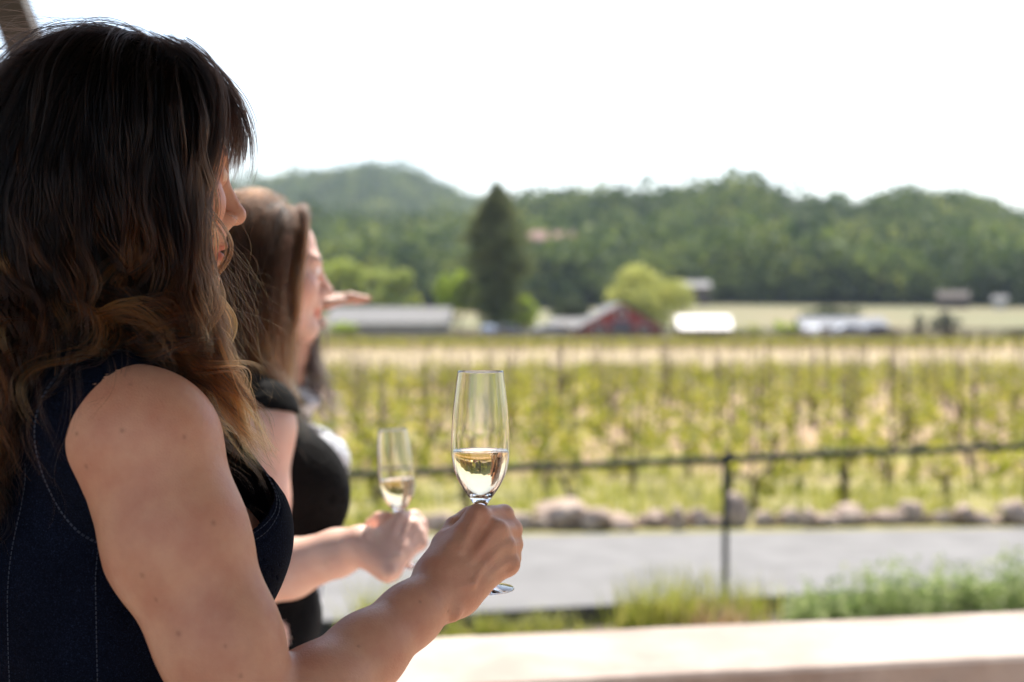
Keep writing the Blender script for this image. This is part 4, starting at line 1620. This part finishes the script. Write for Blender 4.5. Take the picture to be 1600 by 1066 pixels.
def woman_denim():
    d0 = P(130, 600, 1.305)
    T = Frame((d0[0], d0[1], 0), R(30))
    Hd = Frame(P(190, 262, 1.33), R(30), R(4))
    root = empty('person', (d0[0], d0[1], 0))
    tag(root, 'woman in a sleeveless dark denim dress raising a champagne flute, long wavy dark hair', 'person')

    def W(v):           # children are built in world space, then moved under the root
        return v

    F = Field()
    torso_prims(F, T, d0[2], 1.0, .060)
    add_head(F, Hd, T(-.012, 0, d0[2] + .01))
    leg_prims(F, T)
    S = P(238, 702, 1.165)
    arm = [S, P(277, 850, 1.15), P(342, 1000, 1.135), P(408, 1160, 1.125)]
    F.ell(P(233, 690, 1.170), T.ax, (.049, .046, .054), .03)
    F.chain(arm, [.054, .0530, .0445, .040], .03)
    E = arm[3]
    WR = P(703, 908, 1.315)
    fa = [E] + [E + (WR - E) * q for q in (.26, .52, .76)] + [WR]
    F.chain(fa, [.041, .0395, .0325, .0268, .0245], .014)
    F.cone(E + (WR - E) * .97 + np.array([-.006, 0, .006]), WR + np.array([.008, 0, -.006]), .0225, .0215, .010)
    gp = P(751, 838, 1.372)          # grip point on the stem of the glass
    TH = lambda o: gp + np.asarray(o, float)
    F.chain([WR, TH((-.027, -.066, -.044))], [.0240, .019], .012)
    add_grip_hand(F, TH, .03)
    # left arm hangs on the far side
    F.chain([T(-.005, .165, 1.30), T(-.03, .20, 1.03), T(.05, .20, .80)], [.052, .042, .030], .03)
    F.chain([T(.05, .20, .80), T(.07, .198, .73), T(.085, .19, .665)], [.028, .026, .012], .015)
    for k in range(4):
        F.chain([T(.055 + k * .014, .197, .735), T(.065 + k * .016, .190, .69), T(.066 + k * .014, .180, .655)], [.010, .009, .007], .005)
    moles = []
    def on_surface(px, py, rad):
        dpt = np.linspace(.95, 1.5, 1400)
        q = np.stack([P(px, py, x) for x in dpt])
        dd = F(q)
        i = int(np.argmax(dd < 0))
        if dd.min() < 0:
            moles.append((q[i], rad))
    for px, py, rd in ((191, 673, .0022), (135, 729, .0022), (288, 683, .002), (333, 817, .0026), (222, 899, .002), (244, 937, .0018), (279, 990, .0026), (204, 601, .0016), (376, 1056, .002), (120, 678, .0018), (352, 1010, .0016), (656, 941, .0016), (700, 955, .0016), (560, 1010, .0016)):
        on_surface(px, py, rd)
    body = body_mesh('body', F, .0019, M['skin_warm'], root, Hd, moles)

    # ---- dress: a shell round its own, roomier shape, cut at armholes, neck and hem
    D = Field()
    ax = T.ax
    z0 = d0[2]
    D.ell(T(.006, 0, z0 - .145), ax, (.116, .152, .175), .04)
    D.cone(T(-.010, -.125, z0 - .030), T(-.010, .125, z0 - .030), .056, .056, .05)
    for s in (-1, 1):
        D.cone(T(-.018, 0, z0 + .022), T(-.012, s * .135, z0 - .024), .056, .046, .04)
        D.ell(T(.077, s * .072, z0 - .168), ax, (.073, .078, .086), .04)
        D.cone(T(.062, s * .095, z0 - .052), T(.103, s * .085, z0 - .128), .045, .060, .05)
        D.ell(T(.010, s * .142, z0 - .058), ax, (.061, .058, .066), .025)
    D.ell(T(.012, 0, z0 - .315), ax, (.099, .130, .15), .06)
    D.ell(T(-.008, 0, z0 - .45), ax, (.130, .176, .16), .06)
    D.cone(T(-.005, -.05, .86), T(.0, -.07, .42), .135, .150, .08)
    D.cone(T(-.005, .05, .86), T(.0, .07, .42), .135, .150, .08)
    cf, cu, rf, ru = ARMHOLE
    wrinkle = lambda l: .0022 * np.sin(l[:, 2] * 62 + 9 * l[:, 1] + 2.0 * np.sin(l[:, 0] * 30)) * np.clip((z0 - .2 - l[:, 2]) / .1, 0, 1)

    def post(d, p):
        l = (p - T.o) @ T.m
        d = d + wrinkle(l)
        shell = np.maximum(d, -(d + .0035))
        for s in (-1, 1):
            e = np.sqrt(((l[:, 0] - cf) / rf) ** 2 + ((l[:, 2] - (z0 + cu)) / ru) ** 2) - 1
            e = e * min(rf, ru)
            slab = .088 - s * l[:, 1]
            shell = np.maximum(shell, -np.maximum(e, slab))
        neck = np.linalg.norm((l - np.array([.028, 0, z0 + .055])) / np.array([.105, .082, .115]), axis=1) - 1
        shell = np.maximum(shell, -neck * .082)
        shell = np.maximum(shell, .44 - l[:, 2])
        return shell
    v, f = polygonise(D, .0026, post)
    v = relax(v, f, 1, .35)
    me = mesh_np('dress', v, f, M['denim'])
    me.materials.append(M['lining'])
    dv = (D(v) + wrinkle((v - T.o) @ T.m))[f].mean(1)
    me.polygons.foreach_set('material_index', (dv < -.0022).astype(np.int32))
    dress = link('dress', me, None, root)

    # ---- stitching along the armhole and the princess seams
    def project(q):
        for _ in range(4):
            q = q + -(D(q) - .0004)[:, None] * grad(D, q)
        return q
    def seam(path, gap=.0042):
        q = project(np.array(path))
        seg = np.concatenate([[0], np.cumsum(np.linalg.norm(np.diff(q, axis=0), axis=1))])
        bm = bmesh.new()
        for s0 in np.arange(0, seg[-1] - gap, gap):
            a = [Vector([np.interp(s0 + x, seg, q[:, i]) for i in range(3)]) for x in (0, gap * .33, gap * .66)]
            add_tube(bm, a, .0004, 4)
        link('stitching', bm_mesh('stitching', bm, M['stitch']), None, dress)
    for mul in (1.05, 1.10):
        pth = []
        for a in np.linspace(0, 2 * math.pi, 160):
            pth.append(T(cf + rf * mul * math.cos(a), -.135, z0 + cu + ru * mul * math.sin(a)))
        seam(pth)
    seam([T(-.075 - .02 * math.sin(x * 3), -.11 + .06 * x, z0 - .06 - .45 * x) for x in np.linspace(0, 1, 60)])
    seam([T(-.03, -.16, z0 - .125 - .45 * x) for x in np.linspace(0, 1, 50)])

    # ---- hair
    hair_denim(root, Hd, T, F, z0)
    for o in root.children:
        o.matrix_parent_inverse = root.matrix_world.inverted() if False else Matrix.Translation(-root.location)
    return gp


ARMHOLE = (.055, -.056, .097, .080)


def hair_denim(root, Hd, T, F, z0):
    r = np.random.default_rng(77)
    ax = Hd.ax
    C = Field()                                          # what hair rests on
    C.ell(Hd(-.010, 0, .027), ax, (.097, .081, .088), .03)
    C.ell(Hd(-.040, 0, -.060), ax, (.070, .078, .075), .05)
    C.cone(Hd(-.04, 0, -.08), T(-.02, 0, z0 + .01), .072, .075, .04)
    for q in F.pr:
        if q[0] in 'ce' and q[7][2] > .95 and q[7][2] < z0 + .06 and q[6] == 'u':
            C.pr.append(q)
    # solid core under the strands
    base = Field()
    base.ell(Hd(-.010, 0, .027), ax, (.098, .082, .089), .03)
    base.ell(Hd(-.045, 0, -.050), ax, (.080, .088, .085), .05)
    base.cone(Hd(-.045, -.02, -.08), T(-.030, -.035, z0 + .02), .082, .078, .04)
    base.cone(Hd(-.045, .02, -.08), T(-.030, .035, z0 + .02), .080, .075, .04)
    base.cone(T(-.085, -.02, z0 + .02), T(-.105, -.01, z0 - .16), .062, .030, .05)
    def post(d, p):
        l = Hd.inv(p)
        # keep the face clear: cut everything in front of the hairline
        face = smin(-(.004 - l[:, 0] + .10 * np.abs(l[:, 1])), -(l[:, 2] - .062 + .5 * (l[:, 0] - .03)), .03)
        return np.maximum(d, face)
    v, f = polygonise(base, .004, post)
    v = relax(v, f, 2, .5)
    hb = link('hair', mesh_np('hair', v, f, M['hair_base_dark']), None, root)
    out = []
    part = Hd(.085, .0, .11)
    # long hair: roots over the skull cap behind the hairline
    n = 1250
    u = r.normal(size=(n * 4, 3)); u /= np.linalg.norm(u, axis=1, keepdims=True)
    keep = (u[:, 2] > -.35) & ((u[:, 0] < .12) | ((u[:, 0] < .45) & (u[:, 1] < -.5) & (u[:, 2] > .2)) | ((u[:, 2] > .68) & (u[:, 0] < .55))) & ((u[:, 1] < .55) | (r.random(n * 4) < .4))
    u = u[keep][:n]
    n = len(u)
    root_p = Hd.arr(u * np.array([.095, .079, .086]) + np.array([-.010, 0, .027]))
    near = np.clip((-u[:, 1] - .1) / .5, 0, 1) * np.clip((u[:, 0] + .75) / .4, 0, 1)
    L = r.uniform(.40, .54, n) * (1 - near) + r.uniform(.25, .34, n) * near + .07 * np.clip(u[:, 2], 0, 1)
    layer = r.random(n)
    L *= np.where(layer < .3, .78, 1.0)
    off = .006 + .024 * r.random(n) ** 1.5 * (L / .5)
    fw = T.m[:, 0]
    rt = -T.m[:, 1]
    side = (u @ np.array([0, -1, 0]) > .2) & (u[:, 0] > -.25)
    def push_sel(p, t, sd_):
        w = np.where(sd_, .35, -.25)[:, None]
        return w * (fw * (.10 + .22 * t) + rt * .02) * (t > .15)
    push = lambda p, t: push_sel(p, t, side)
    g = trace(C, root_p, L, Hd, part, off, 40, push)
    def tone(t, gt, st, pts):
        base_ = .01 + .46 * np.clip(t - .29, 0, 1) ** 1.15 + .22 * gt * np.clip(t - .18, 0, .5) * 2 + .09 * st * (.3 + t)
        return base_
    out.append(strands_from(g, 18, .0075, .0045, .0165, .105, r, tone, .00014, .0018))
    # broad wavy locks on the outside of the mass
    pick = np.where((u[:, 2] < .75) & (u[:, 1] < .25))[0]
    pick = r.choice(pick, 190, replace=False)
    g2 = trace(C, root_p[pick], L[pick] * r.uniform(.92, 1.08, len(pick)), Hd, part, .016 + .016 * r.random(len(pick)), 40, lambda p, t: push_sel(p, t, side[pick]))
    tone2 = lambda t, gt, st, pts: .015 + .78 * np.clip(t - .28, 0, 1) ** 1.0 + .34 * gt * np.clip((t - .2) / .5, 0, 1) + .06 * st
    out.append(strands_from(g2, 52, .010, .0055, .0200, .105, r, tone2, .00014, .0016))
    # front locks that fall over the cheek and onto the chest, lighter
    def locks(ctrl, m, per, sp0, sp1, jit, wave, wl_, tf, frz=.002, rad=.00013):
        c = np.array(ctrl)[None] + r.normal(size=(m, 1, 3)) * jit + r.normal(size=(m, 4, 3)) * jit * .5
        gg = bez(c, 40)
        out.append(strands_from(gg, per, sp0, sp1, wave, wl_, r, tf, rad, frz, True))
    tl = lambda t, gt, st, pts: .06 + .66 * np.clip(t - .16, 0, 1) ** .8 + .20 * gt * (.3 + t) + .06 * st
    tm = lambda t, gt, st, pts: .03 + .70 * np.clip(t - .22, 0, 1) ** 1.0 + .18 * gt * (.2 + t) + .05 * st
    # chest lock: ends at the bust in front of the strap
    locks([P(270, 330, 1.235), P(312, 480, 1.225), P(336, 588, 1.215), P(428, 728, 1.255)], 15, 44, .008, .004, .0055, .007, .12, tl)
    locks([P(260, 380, 1.23), P(296, 500, 1.215), P(318, 570, 1.205), P(398, 660, 1.25)], 9, 40, .008, .005, .0055, .008, .12, tm)
    locks([P(285, 300, 1.25), P(325, 400, 1.25), P(300, 470, 1.225), P(368, 600, 1.235)], 12, 40, .009, .006, .009, .012, .11, tm)
    # cheek locks with golden ends
    locks([P(286, 250, 1.245), P(268, 330, 1.24), P(326, 400, 1.255), P(304, 490, 1.24)], 8, 34, .006, .006, .006, .008, .10, tl)
    locks([P(225, 250, 1.225), P(205, 320, 1.212), P(255, 400, 1.212), P(170, 468, 1.20)], 7, 52, .010, .006, .006, .010, .10, tl)
    locks([P(262, 270, 1.228), P(272, 360, 1.215), P(296, 420, 1.214), P(262, 520, 1.20)], 8, 46, .010, .006, .008, .010, .10, tm)
    locks([P(305, 300, 1.245), P(285, 380, 1.225), P(306, 450, 1.22), P(290, 560, 1.19)], 8, 46, .009, .006, .008, .010, .10, tl)
    locks([P(130, 250, 1.225), P(110, 360, 1.20), P(160, 450, 1.20), P(110, 540, 1.175)], 9, 46, .010, .007, .010, .012, .11, tm)
    locks([P(60, 260, 1.25), P(20, 380, 1.215), P(60, 500, 1.205), P(15, 640, 1.19)], 10, 46, .011, .008, .012, .012, .12, tm)
    locks([P(20, 300, 1.27), P(-20, 460, 1.24), P(30, 600, 1.215), P(-15, 760, 1.20)], 10, 46, .012, .008, .012, .012, .12, tm)
    # fringe
    m = 60
    ll = r.uniform(-.062, .05, m)
    c = np.stack([np.stack([r.uniform(.0, .05, m), ll * .5, r.uniform(.106, .118, m)], 1),
                  np.stack([r.uniform(.080, .100, m), ll * 1.0, r.uniform(.084, .104, m)], 1),
                  np.stack([r.uniform(.098, .119, m), ll * 1.15, r.uniform(.030, .052, m)], 1),
                  np.stack([r.uniform(.082, .103, m), ll * 1.2, r.uniform(-.012, .016, m)], 1)], 1)
    gg = bez(Hd.arr(c.reshape(-1, 3)).reshape(m, 4, 3), 30)
    td = lambda t, gt, st, pts: .02 + .10 * t + .03 * gt + .03 * st
    out.append(strands_from(gg, 30, .008, .005, .002, .2, r, td, .00011, .0012))
    # side sweep from the fringe to the cheek
    m = 80
    c = np.stack([np.stack([r.uniform(-.01, .04, m), r.uniform(-.06, -.02, m), r.uniform(.096, .116, m)], 1),
                  np.stack([r.uniform(.055, .088, m), r.uniform(-.095, -.07, m), r.uniform(.07, .10, m)], 1),
                  np.stack([r.uniform(.032, .070, m), r.uniform(-.106, -.082, m), r.uniform(-.01, .03, m)], 1),
                  np.stack([r.uniform(.0, .038, m), r.uniform(-.108, -.085, m), r.uniform(-.125, -.05, m)], 1)], 1)
    gg = bez(Hd.arr(c.reshape(-1, 3)).reshape(m, 4, 3), 30)
    out.append(strands_from(gg, 36, .008, .006, .003, .15, r, td, .00011, .0015))
    # fly-away hairs over the crown and at the tips
    m = 260
    a0 = r.uniform(-.10, .06, m); l0 = r.uniform(-.06, .05, m)
    z_ = .028 + .091 * np.sqrt(np.clip(1 - ((a0 + .014) / .101) ** 2 - (l0 / .082) ** 2, .02, 1))
    hgt = r.uniform(.004, .030, m) * (r.random(m) < .35) + r.uniform(.001, .010, m)
    c = np.stack([np.stack([a0, l0, z_], 1), np.stack([a0 - r.uniform(.0, .04, m), l0, z_ + hgt], 1),
                  np.stack([a0 - r.uniform(.03, .10, m), l0 * 1.2, z_ + hgt * .8], 1), np.stack([a0 - r.uniform(.05, .13, m), l0 * 1.4, z_ - r.uniform(.0, .05, m)], 1)], 1)
    c[:, :, 2] = np.minimum(c[:, :, 2], .165)
    gg = bez(Hd.arr(c.reshape(-1, 3)).reshape(m, 4, 3), 30)
    out.append(strands_from(gg, 2, .003, .004, .001, .2, r, td, .00006, .001))
    m = 130
    st_ = np.stack([P(r.uniform(300, 355), r.uniform(330, 520), 1.24 + r.normal() * .01) for _ in range(m)])
    en = st_ + np.stack([r.uniform(.0, .06, m), r.normal(0, .03, m), r.uniform(-.13, -.02, m)], 1)
    c = np.stack([st_, st_ + r.normal(size=(m, 3)) * .015 + np.array([.02, 0, -.02]), (st_ + en) / 2 + r.normal(size=(m, 3)) * .02, en], 1)
    out.append(strands_from(bez(c, 30), 1, .001, .002, .004, .06, r, tl, .00005, .001))
    pts = []
    K = 41
    for q, rd, tn in out:
        k = q.shape[1]
        if k != K:
            x = np.linspace(0, k - 1, K); i0 = np.clip(x.astype(int), 0, k - 2); fr = x - i0
            q = q[:, i0] * (1 - fr)[None, :, None] + q[:, i0 + 1] * fr[None, :, None]
            rd = rd[:, i0] * (1 - fr) + rd[:, i0 + 1] * fr
            tn = tn[:, i0] * (1 - fr) + tn[:, i0 + 1] * fr
        pts.append((q, rd, tn))
    q = np.concatenate([x[0] for x in pts]); rd = np.concatenate([x[1] for x in pts]); tn = np.concatenate([x[2] for x in pts])
    print('hair strands', len(q))
    hair_curves('strands', q, rd, tn, M['hair_dark'], hb)


# ================================================================== the woman in black
def woman_black():
    Hd = Frame(P(412, 421, 2.45), R(20), R(2))
    nb = Hd(-.035, 0, -.205)
    T = Frame((nb[0], nb[1], 0), R(20))
    root = empty('person', (nb[0], nb[1], 0))
    tag(root, 'woman in a black top with straight brown hair, holding a champagne flute', 'person')
    z0 = nb[2]
    F = Field()
    torso_prims(F, T, z0, 1.0, .072)
    add_head(F, Hd, T(-.012, 0, z0 + .01))
    leg_prims(F, T)
    S = P(408, 668, 2.27)
    E = P(388, 910, 2.235)
    WR = P(564, 852, 2.115)
    F.ell(S, T.ax, (.046, .044, .050), .03)
    F.chain([S, S * .5 + E * .5, E], [.053, .050, .043], .03)
    F.chain([E, E * .62 + WR * .38, E * .2 + WR * .8, WR], [.043, .044, .034, .027], .016)
    gp = P(627, 827, 2.165)
    a = R(6)
    rot = np.array([[math.cos(a), -math.sin(a), 0], [math.sin(a), math.cos(a), 0], [0, 0, 1]])
    tl = np.array(Matrix.Rotation(R(-5), 3, 'Y'))
    TH = lambda o: gp + tl @ rot @ (np.asarray(o, float) * np.array([1, 1, .88]))
    F.chain([WR, TH((-.026, -.066, -.052))], [.027, .022], .014)
    add_grip_hand(F, TH, .03)
    # other hand rests against the near one, under the glass
    E2 = T(.06, .20, z0 - .335)
    W2 = TH((-.050, .042, -.034))
    F.chain([T(-.005, .16, z0 - .045), T(-.01, .20, z0 - .28), E2], [.050, .042, .040], .03)
    F.chain([E2, W2], [.040, .026], .02)
    F.chain([W2, TH((-.030, .032, -.012))], [.023, .019], .014)
    for k in range(4):
        F.chain([TH((-.034, .028, .004 - k * .013)), TH((-.012, .034, .004 - k * .013)), TH((.004, .027, .002 - k * .012))], [.0095, .009, .007], .005)
    F.chain([TH((-.045, .020, .010)), TH((-.032, .004, .022)), TH((-.018, -.004, .026))], [.011, .0095, .0075], .006)
    body_mesh('body', F, .0036, M['skin_fair'], root, Hd)
    # top
    D = Field()
    ax = T.ax
    D.ell(T(.008, 0, z0 - .145), ax, (.112, .150, .172), .04)
    D.cone(T(-.012, -.140, z0 - .035), T(-.012, .140, z0 - .035), .058, .058, .05)
    for s in (-1, 1):
        D.cone(T(-.018, 0, z0 + .022), T(-.015, s * .135, z0 - .022), .056, .044, .04)
        D.ell(T(.096, s * .070, z0 - .178), ax, (.080, .080, .096), .06)
    D.ell(T(.022, 0, z0 - .315), ax, (.108, .138, .17), .07)
    D.ell(T(-.004, 0, z0 - .44), ax, (.134, .178, .14), .06)
    sdir = (E - S) / np.linalg.norm(E - S)
    S2 = T(-.005, .16, z0 - .045)
    SL = Field()
    SL.cone(S - sdir * .02, S + sdir * .06, .060, .062, .03)
    SL.cone(S2, S2 + np.array([0, 0, -.06]), .060, .058, .03)
    def post(d, p):
        l = (p - T.o) @ T.m
        wr = .003 * np.sin(l[:, 2] * 55 + 14 * l[:, 0] + 3 * np.sin(l[:, 1] * 22)) * np.clip((z0 - .22 - l[:, 2]) / .08, 0, 1)
        e = SL(p)
        e = np.maximum(e, np.minimum((p - S) @ sdir + .026, -l[:, 1]))
        e = np.maximum(e, np.minimum(S2[2] - .03 - p[:, 2], l[:, 1]))
        d = smin(d + wr, e, .02)
        sh = np.maximum(d, -(d + .005))
        neck = np.linalg.norm((l - np.array([.020, 0, z0 + .065])) / np.array([.085, .075, .085]), axis=1) - 1
        sh = np.maximum(sh, -neck * .075)
        return np.maximum(sh, (z0 - .50) - l[:, 2])
    v, f = polygonise(D, .004, post)
    link('top', mesh_np('top', relax(v, f, 1, .4), f, M['black_knit']), None, root)
    trousers(root, T, M['khaki'], z0 - .44)
    # hair
    hair_straight(root, Hd, T, F, z0, 'hair_brown', 'hair_base_brown', 5, .36, .46, 520, 18, .00014, .004, .12)
    for o in root.children:
        o.matrix_parent_inverse = Matrix.Translation(-root.location)
    return TH, tl


def trousers(root, T, mat, ztop):
    D = Field()
    D.ell(T(-.008, 0, ztop - .03), T.ax, (.122, .166, .15), .05)
    for s in (-1, 1):
        D.chain([T(0, s * .088, .84), T(.012, s * .084, .48), T(-.015, s * .082, .10)], [.100, .070, .062], .03)
    def post(d, p):
        return np.maximum(np.maximum(d, p[:, 2] - ztop), .07 - p[:, 2])
    v, f = polygonise(D, .007, post)
    link('trousers', mesh_np('trousers', v, f, mat), None, root)
    for s in (-1, 1):
        Fs = Field()
        Fs.cone(T(-.03, s * .079, .045), T(.135, s * (.079 + .015), .032), .045, .034, .02)
        v, f = polygonise(Fs, .006, lambda d, p: np.maximum(d, .002 - p[:, 2]))
        link('shoe', mesh_np('shoe', v, f, M['shoe']), None, root)


def hair_straight(root, Hd, T, F, z0, mat, bmat, seed, l0, l1, n, per, rad, wave, wl_, fwd=.10, tone_k=.92):
    r = np.random.default_rng(seed)
    ax = Hd.ax
    C = Field()
    C.ell(Hd(-.014, 0, .030), ax, (.100, .080, .095), .03)
    C.ell(Hd(-.035, 0, -.060), ax, (.060, .070, .075), .05)
    for q in F.pr:
        if q[7][2] > z0 - .35 and q[7][2] < z0 + .06 and q[6] == 'u':
            C.pr.append(q)
    base = Field()
    base.ell(Hd(-.014, 0, .030), ax, (.101, .081, .095), .03)
    base.ell(Hd(-.040, 0, -.045), ax, (.074, .080, .085), .05)
    base.cone(Hd(-.04, -.02, -.08), T(-.035, -.03, z0 + .02), .074, .070, .04)
    base.cone(Hd(-.04, .02, -.08), T(-.035, .03, z0 + .02), .072, .068, .04)
    def post(d, p):
        l = Hd.inv(p)
        face = smin(-(.010 - l[:, 0] + .10 * np.abs(l[:, 1])), -(l[:, 2] - .064 + .5 * (l[:, 0] - .03)), .03)
        return np.maximum(d, face)
    v, f = polygonise(base, .005, post)
    hb = link('hair', mesh_np('hair', relax(v, f, 2, .5), f, M[bmat]), None, root)
    u = r.normal(size=(n * 5, 3)); u /= np.linalg.norm(u, axis=1, keepdims=True)
    u = u[(u[:, 2] > -.3) & ((u[:, 0] < .22) | ((u[:, 0] < .55) & (np.abs(u[:, 1]) > .5) & (u[:, 2] > .05)) | ((u[:, 2] > .68) & (u[:, 0] < .55)))][:n]
    n = len(u)
    rp = Hd.arr(u * np.array([.098, .078, .093]) + np.array([-.014, 0, .030]))
    L = r.uniform(l0, l1, n) - .12 * (1 - np.clip(u[:, 2], 0, 1)) * .5
    off = .005 + .014 * r.random(n) ** 1.5
    fw = T.m[:, 0]
    side = (u[:, 0] > -.1)
    def push(p, t):
        return np.where(side, 1.0, -.2)[:, None] * fw * (fwd * (t > .3))
    g = trace(C, rp, L, Hd, Hd(.075, 0, .115), off, 34, push)
    tone = lambda t, gt, st, pts: .06 + tone_k * np.clip(t - .14, 0, 1) ** 1.0 + .32 * gt * (.15 + t) + .07 * st
    q, rd, tn = strands_from(g, per, .010, .009, wave, wl_, r, tone, rad, .0015)
    m = 80
    sg = np.where(r.random(m) < .68, -1.0, 1.0)
    c = np.stack([np.stack([r.uniform(.0, .066, m), sg * r.uniform(.0, .02, m), r.uniform(.100, .112, m)], 1),
                  np.stack([r.uniform(.05, .078, m), sg * r.uniform(.055, .078, m), r.uniform(.085, .105, m)], 1),
                  np.stack([r.uniform(.015, .050, m), sg * r.uniform(.080, .094, m), r.uniform(-.07, .0, m)], 1),
                  np.stack([r.uniform(.01, .045, m), sg * r.uniform(.070, .090, m), r.uniform(-.255, -.16, m)], 1)], 1)
    g3 = bez(Hd.arr(c.reshape(-1, 3)).reshape(m, 4, 3), g.shape[1])
    q3, rd3, tn3 = strands_from(g3, 30, .008, .007, wave, wl_, r, tone, rad, .0015)
    q, rd, tn = np.concatenate([q, q3]), np.concatenate([rd, rd3]), np.concatenate([tn, tn3])
    hair_curves('strands', q, rd, tn, M[mat], hb)
    return hb


# ================================================================== the third woman, mostly hidden
def woman_print():
    Hd = Frame(P(430, 482, 3.30), R(22), R(2))
    nb = Hd(-.035, 0, -.205)
    T = Frame((nb[0], nb[1], 0), R(22))
    root = empty('person', (nb[0], nb[1], 0))
    tag(root, 'woman with dark hair and patterned top shading her eyes with one hand', 'person')
    z0 = nb[2]
    F = Field()
    torso_prims(F, T, z0, 1.0, .070)
    add_head(F, Hd, T(-.012, 0, z0 + .01))
    leg_prims(F, T)
    # left arm hangs; right arm raised, hand flat above the brow
    F.chain([T(-.005, .165, z0 - .045), T(-.02, .20, z0 - .31), T(.08, .18, z0 - .53)], [.050, .042, .030], .03)
    for k in range(4):
        F.chain([T(.08 + k * .014, .18, z0 - .55), T(.09 + k * .014, .175, z0 - .62), T(.09 + k * .012, .168, z0 - .66)], [.012, .009, .007], .006)
    S = T(-.005, -.165, z0 - .045)
    E = P(436, 640, 3.12)
    WR = P(482, 478, 3.12)
    F.chain([S, E], [.050, .042], .03)
    F.chain([E, WR], [.041, .026], .02)
    hx = np.array([1.0, .10, .10]); hx /= np.linalg.norm(hx)
    hy = np.array([-.1, 1.0, 0.0])
    MC = []
    for k in range(4):
        w = WR + hy * (k * .017 - .026) + hx * .010
        mc = WR + hy * (k * .020 - .030) + hx * .058 + np.array([0, 0, .010])
        F.cone(w, mc, .014, .0115, .012)
        ln = (.064, .074, .068, .052)[k]
        kn = mc + hx * ln * .55 + np.array([0, 0, .001 - .002 * k])
        tp = mc + hx * ln + np.array([0, 0, -.006 - .002 * k])
        F.chain([mc, kn, tp], [.0105, .0092, .0072], .005)
    F.chain([WR + hy * -.03 + hx * .015, WR + hy * -.044 + hx * .045 + np.array([0, 0, .0]), WR + hy * -.042 + hx * .078 + np.array([0, 0, .002])], [.013, .011, .008], .008)
    body_mesh('body', F, .0045, M['skin_third'], root, Hd)
    D = Field()
    ax = T.ax
    D.ell(T(.008, 0, z0 - .145), ax, (.118, .154, .172), .04)
    D.cone(T(-.012, -.140, z0 - .035), T(-.012, .140, z0 - .035), .060, .060, .05)
    for s in (-1, 1):
        D.cone(T(-.018, 0, z0 + .022), T(-.015, s * .135, z0 - .022), .056, .046, .04)
        D.ell(T(.112, s * .072, z0 - .160), ax, (.086, .082, .095), .04)
    D.ell(T(.020, 0, z0 - .315), ax, (.118, .145, .17), .06)
    D.ell(T(.012, 0, z0 - .44), ax, (.138, .175, .13), .06)
    S2 = T(-.005, .165, z0 - .045)
    ea = (E - S) / np.linalg.norm(E - S)
    SL = Field()
    SL.chain([S, S + ea * .16], [.064, .066], .03)
    SL.chain([S2, T(-.015, .19, z0 - .20)], [.062, .060], .03)
    def post(d, p):
        l = (p - T.o) @ T.m
        d = d + .003 * np.sin(l[:, 2] * 48 + 12 * l[:, 0])
        e = SL(p)
        e = np.maximum(e, np.minimum((p - S) @ ea - .11, -l[:, 1]))
        e = np.maximum(e, np.minimum(z0 - .17 - p[:, 2], l[:, 1]))
        d = smin(d, e, .02)
        sh = np.maximum(d, -(d + .006))
        neck = np.linalg.norm((l - np.array([.022, 0, z0 + .065])) / np.array([.085, .075, .085]), axis=1) - 1
        sh = np.maximum(sh, -neck * .075)
        return np.maximum(sh, (z0 - .52) - l[:, 2])
    v, f = polygonise(D, .006, post)
    link('top', mesh_np('top', relax(v, f, 1, .4), f, M['print']), None, root)
    trousers(root, T, M['dark_trousers'], z0 - .46)
    hb = hair_straight(root, Hd, T, F, z0, 'hair_black', 'hair_base_dark', 9, .40, .58, 200, 20, .0002, .016, .13, fwd=.30, tone_k=.4)
    # loose lock blowing forward over the chest
    r = np.random.default_rng(4)
    m = 30
    c = np.array([P(455, 470, 3.16), P(500, 540, 3.14), P(465, 600, 3.12), P(528, 650, 3.12)])[None] + r.normal(size=(m, 4, 3)) * .022
    q, rd, tn = strands_from(bez(c, 30), 26, .012, .010, .014, .12, r, lambda t, gt, st, pts: .2 + .3 * t + .1 * gt, .0002, .003)
    hair_curves('lock', q, rd, tn, M['hair_black'], hb)
    for o in root.children:
        o.matrix_parent_inverse = Matrix.Translation(-root.location)


gp1 = woman_denim()
TH2, tl2 = woman_black()
woman_print()
g1 = P(751, 922, 1.372)
flute('champagne flute half full of pale wine in the hand of the woman in denim', tuple(gp1 + np.array([0, 0, g1[2] - gp1[2]])), (0, 0, 0), 'champagne flutes held in hand')
foot2 = np.array(TH2((0, 0, 0))) - tl2 @ np.array([0, 0, .0585])
flute('smaller looking champagne flute held by the woman in the black top', tuple(foot2), tuple(Matrix(tl2.tolist()).to_euler()), 'champagne flutes held in hand')


# ------------------------------------------------------------------ haze
def haze():
    bm = bmesh.new()
    add_box(bm, -1600, 1600, -80, 2000, -3.0, 230)
    m = bpy.data.materials.new('haze')
    m.use_nodes = True
    nt = m.node_tree
    nt.nodes.remove(nt.nodes["Principled BSDF"])
    v = nt.nodes.new("ShaderNodeVolumePrincipled")
    v.inputs["Color"].default_value = (.72, .85, 1.0, 1)
    v.inputs["Density"].default_value = HAZE
    v.inputs["Anisotropy"].default_value = .3
    nt.links.new(v.outputs[0], nt.nodes["Material Output"].inputs["Volume"])
    o = link('haze', bm_mesh('haze', bm, m))
    tag(o, kind='stuff')


HAZE = 0.00011
haze()
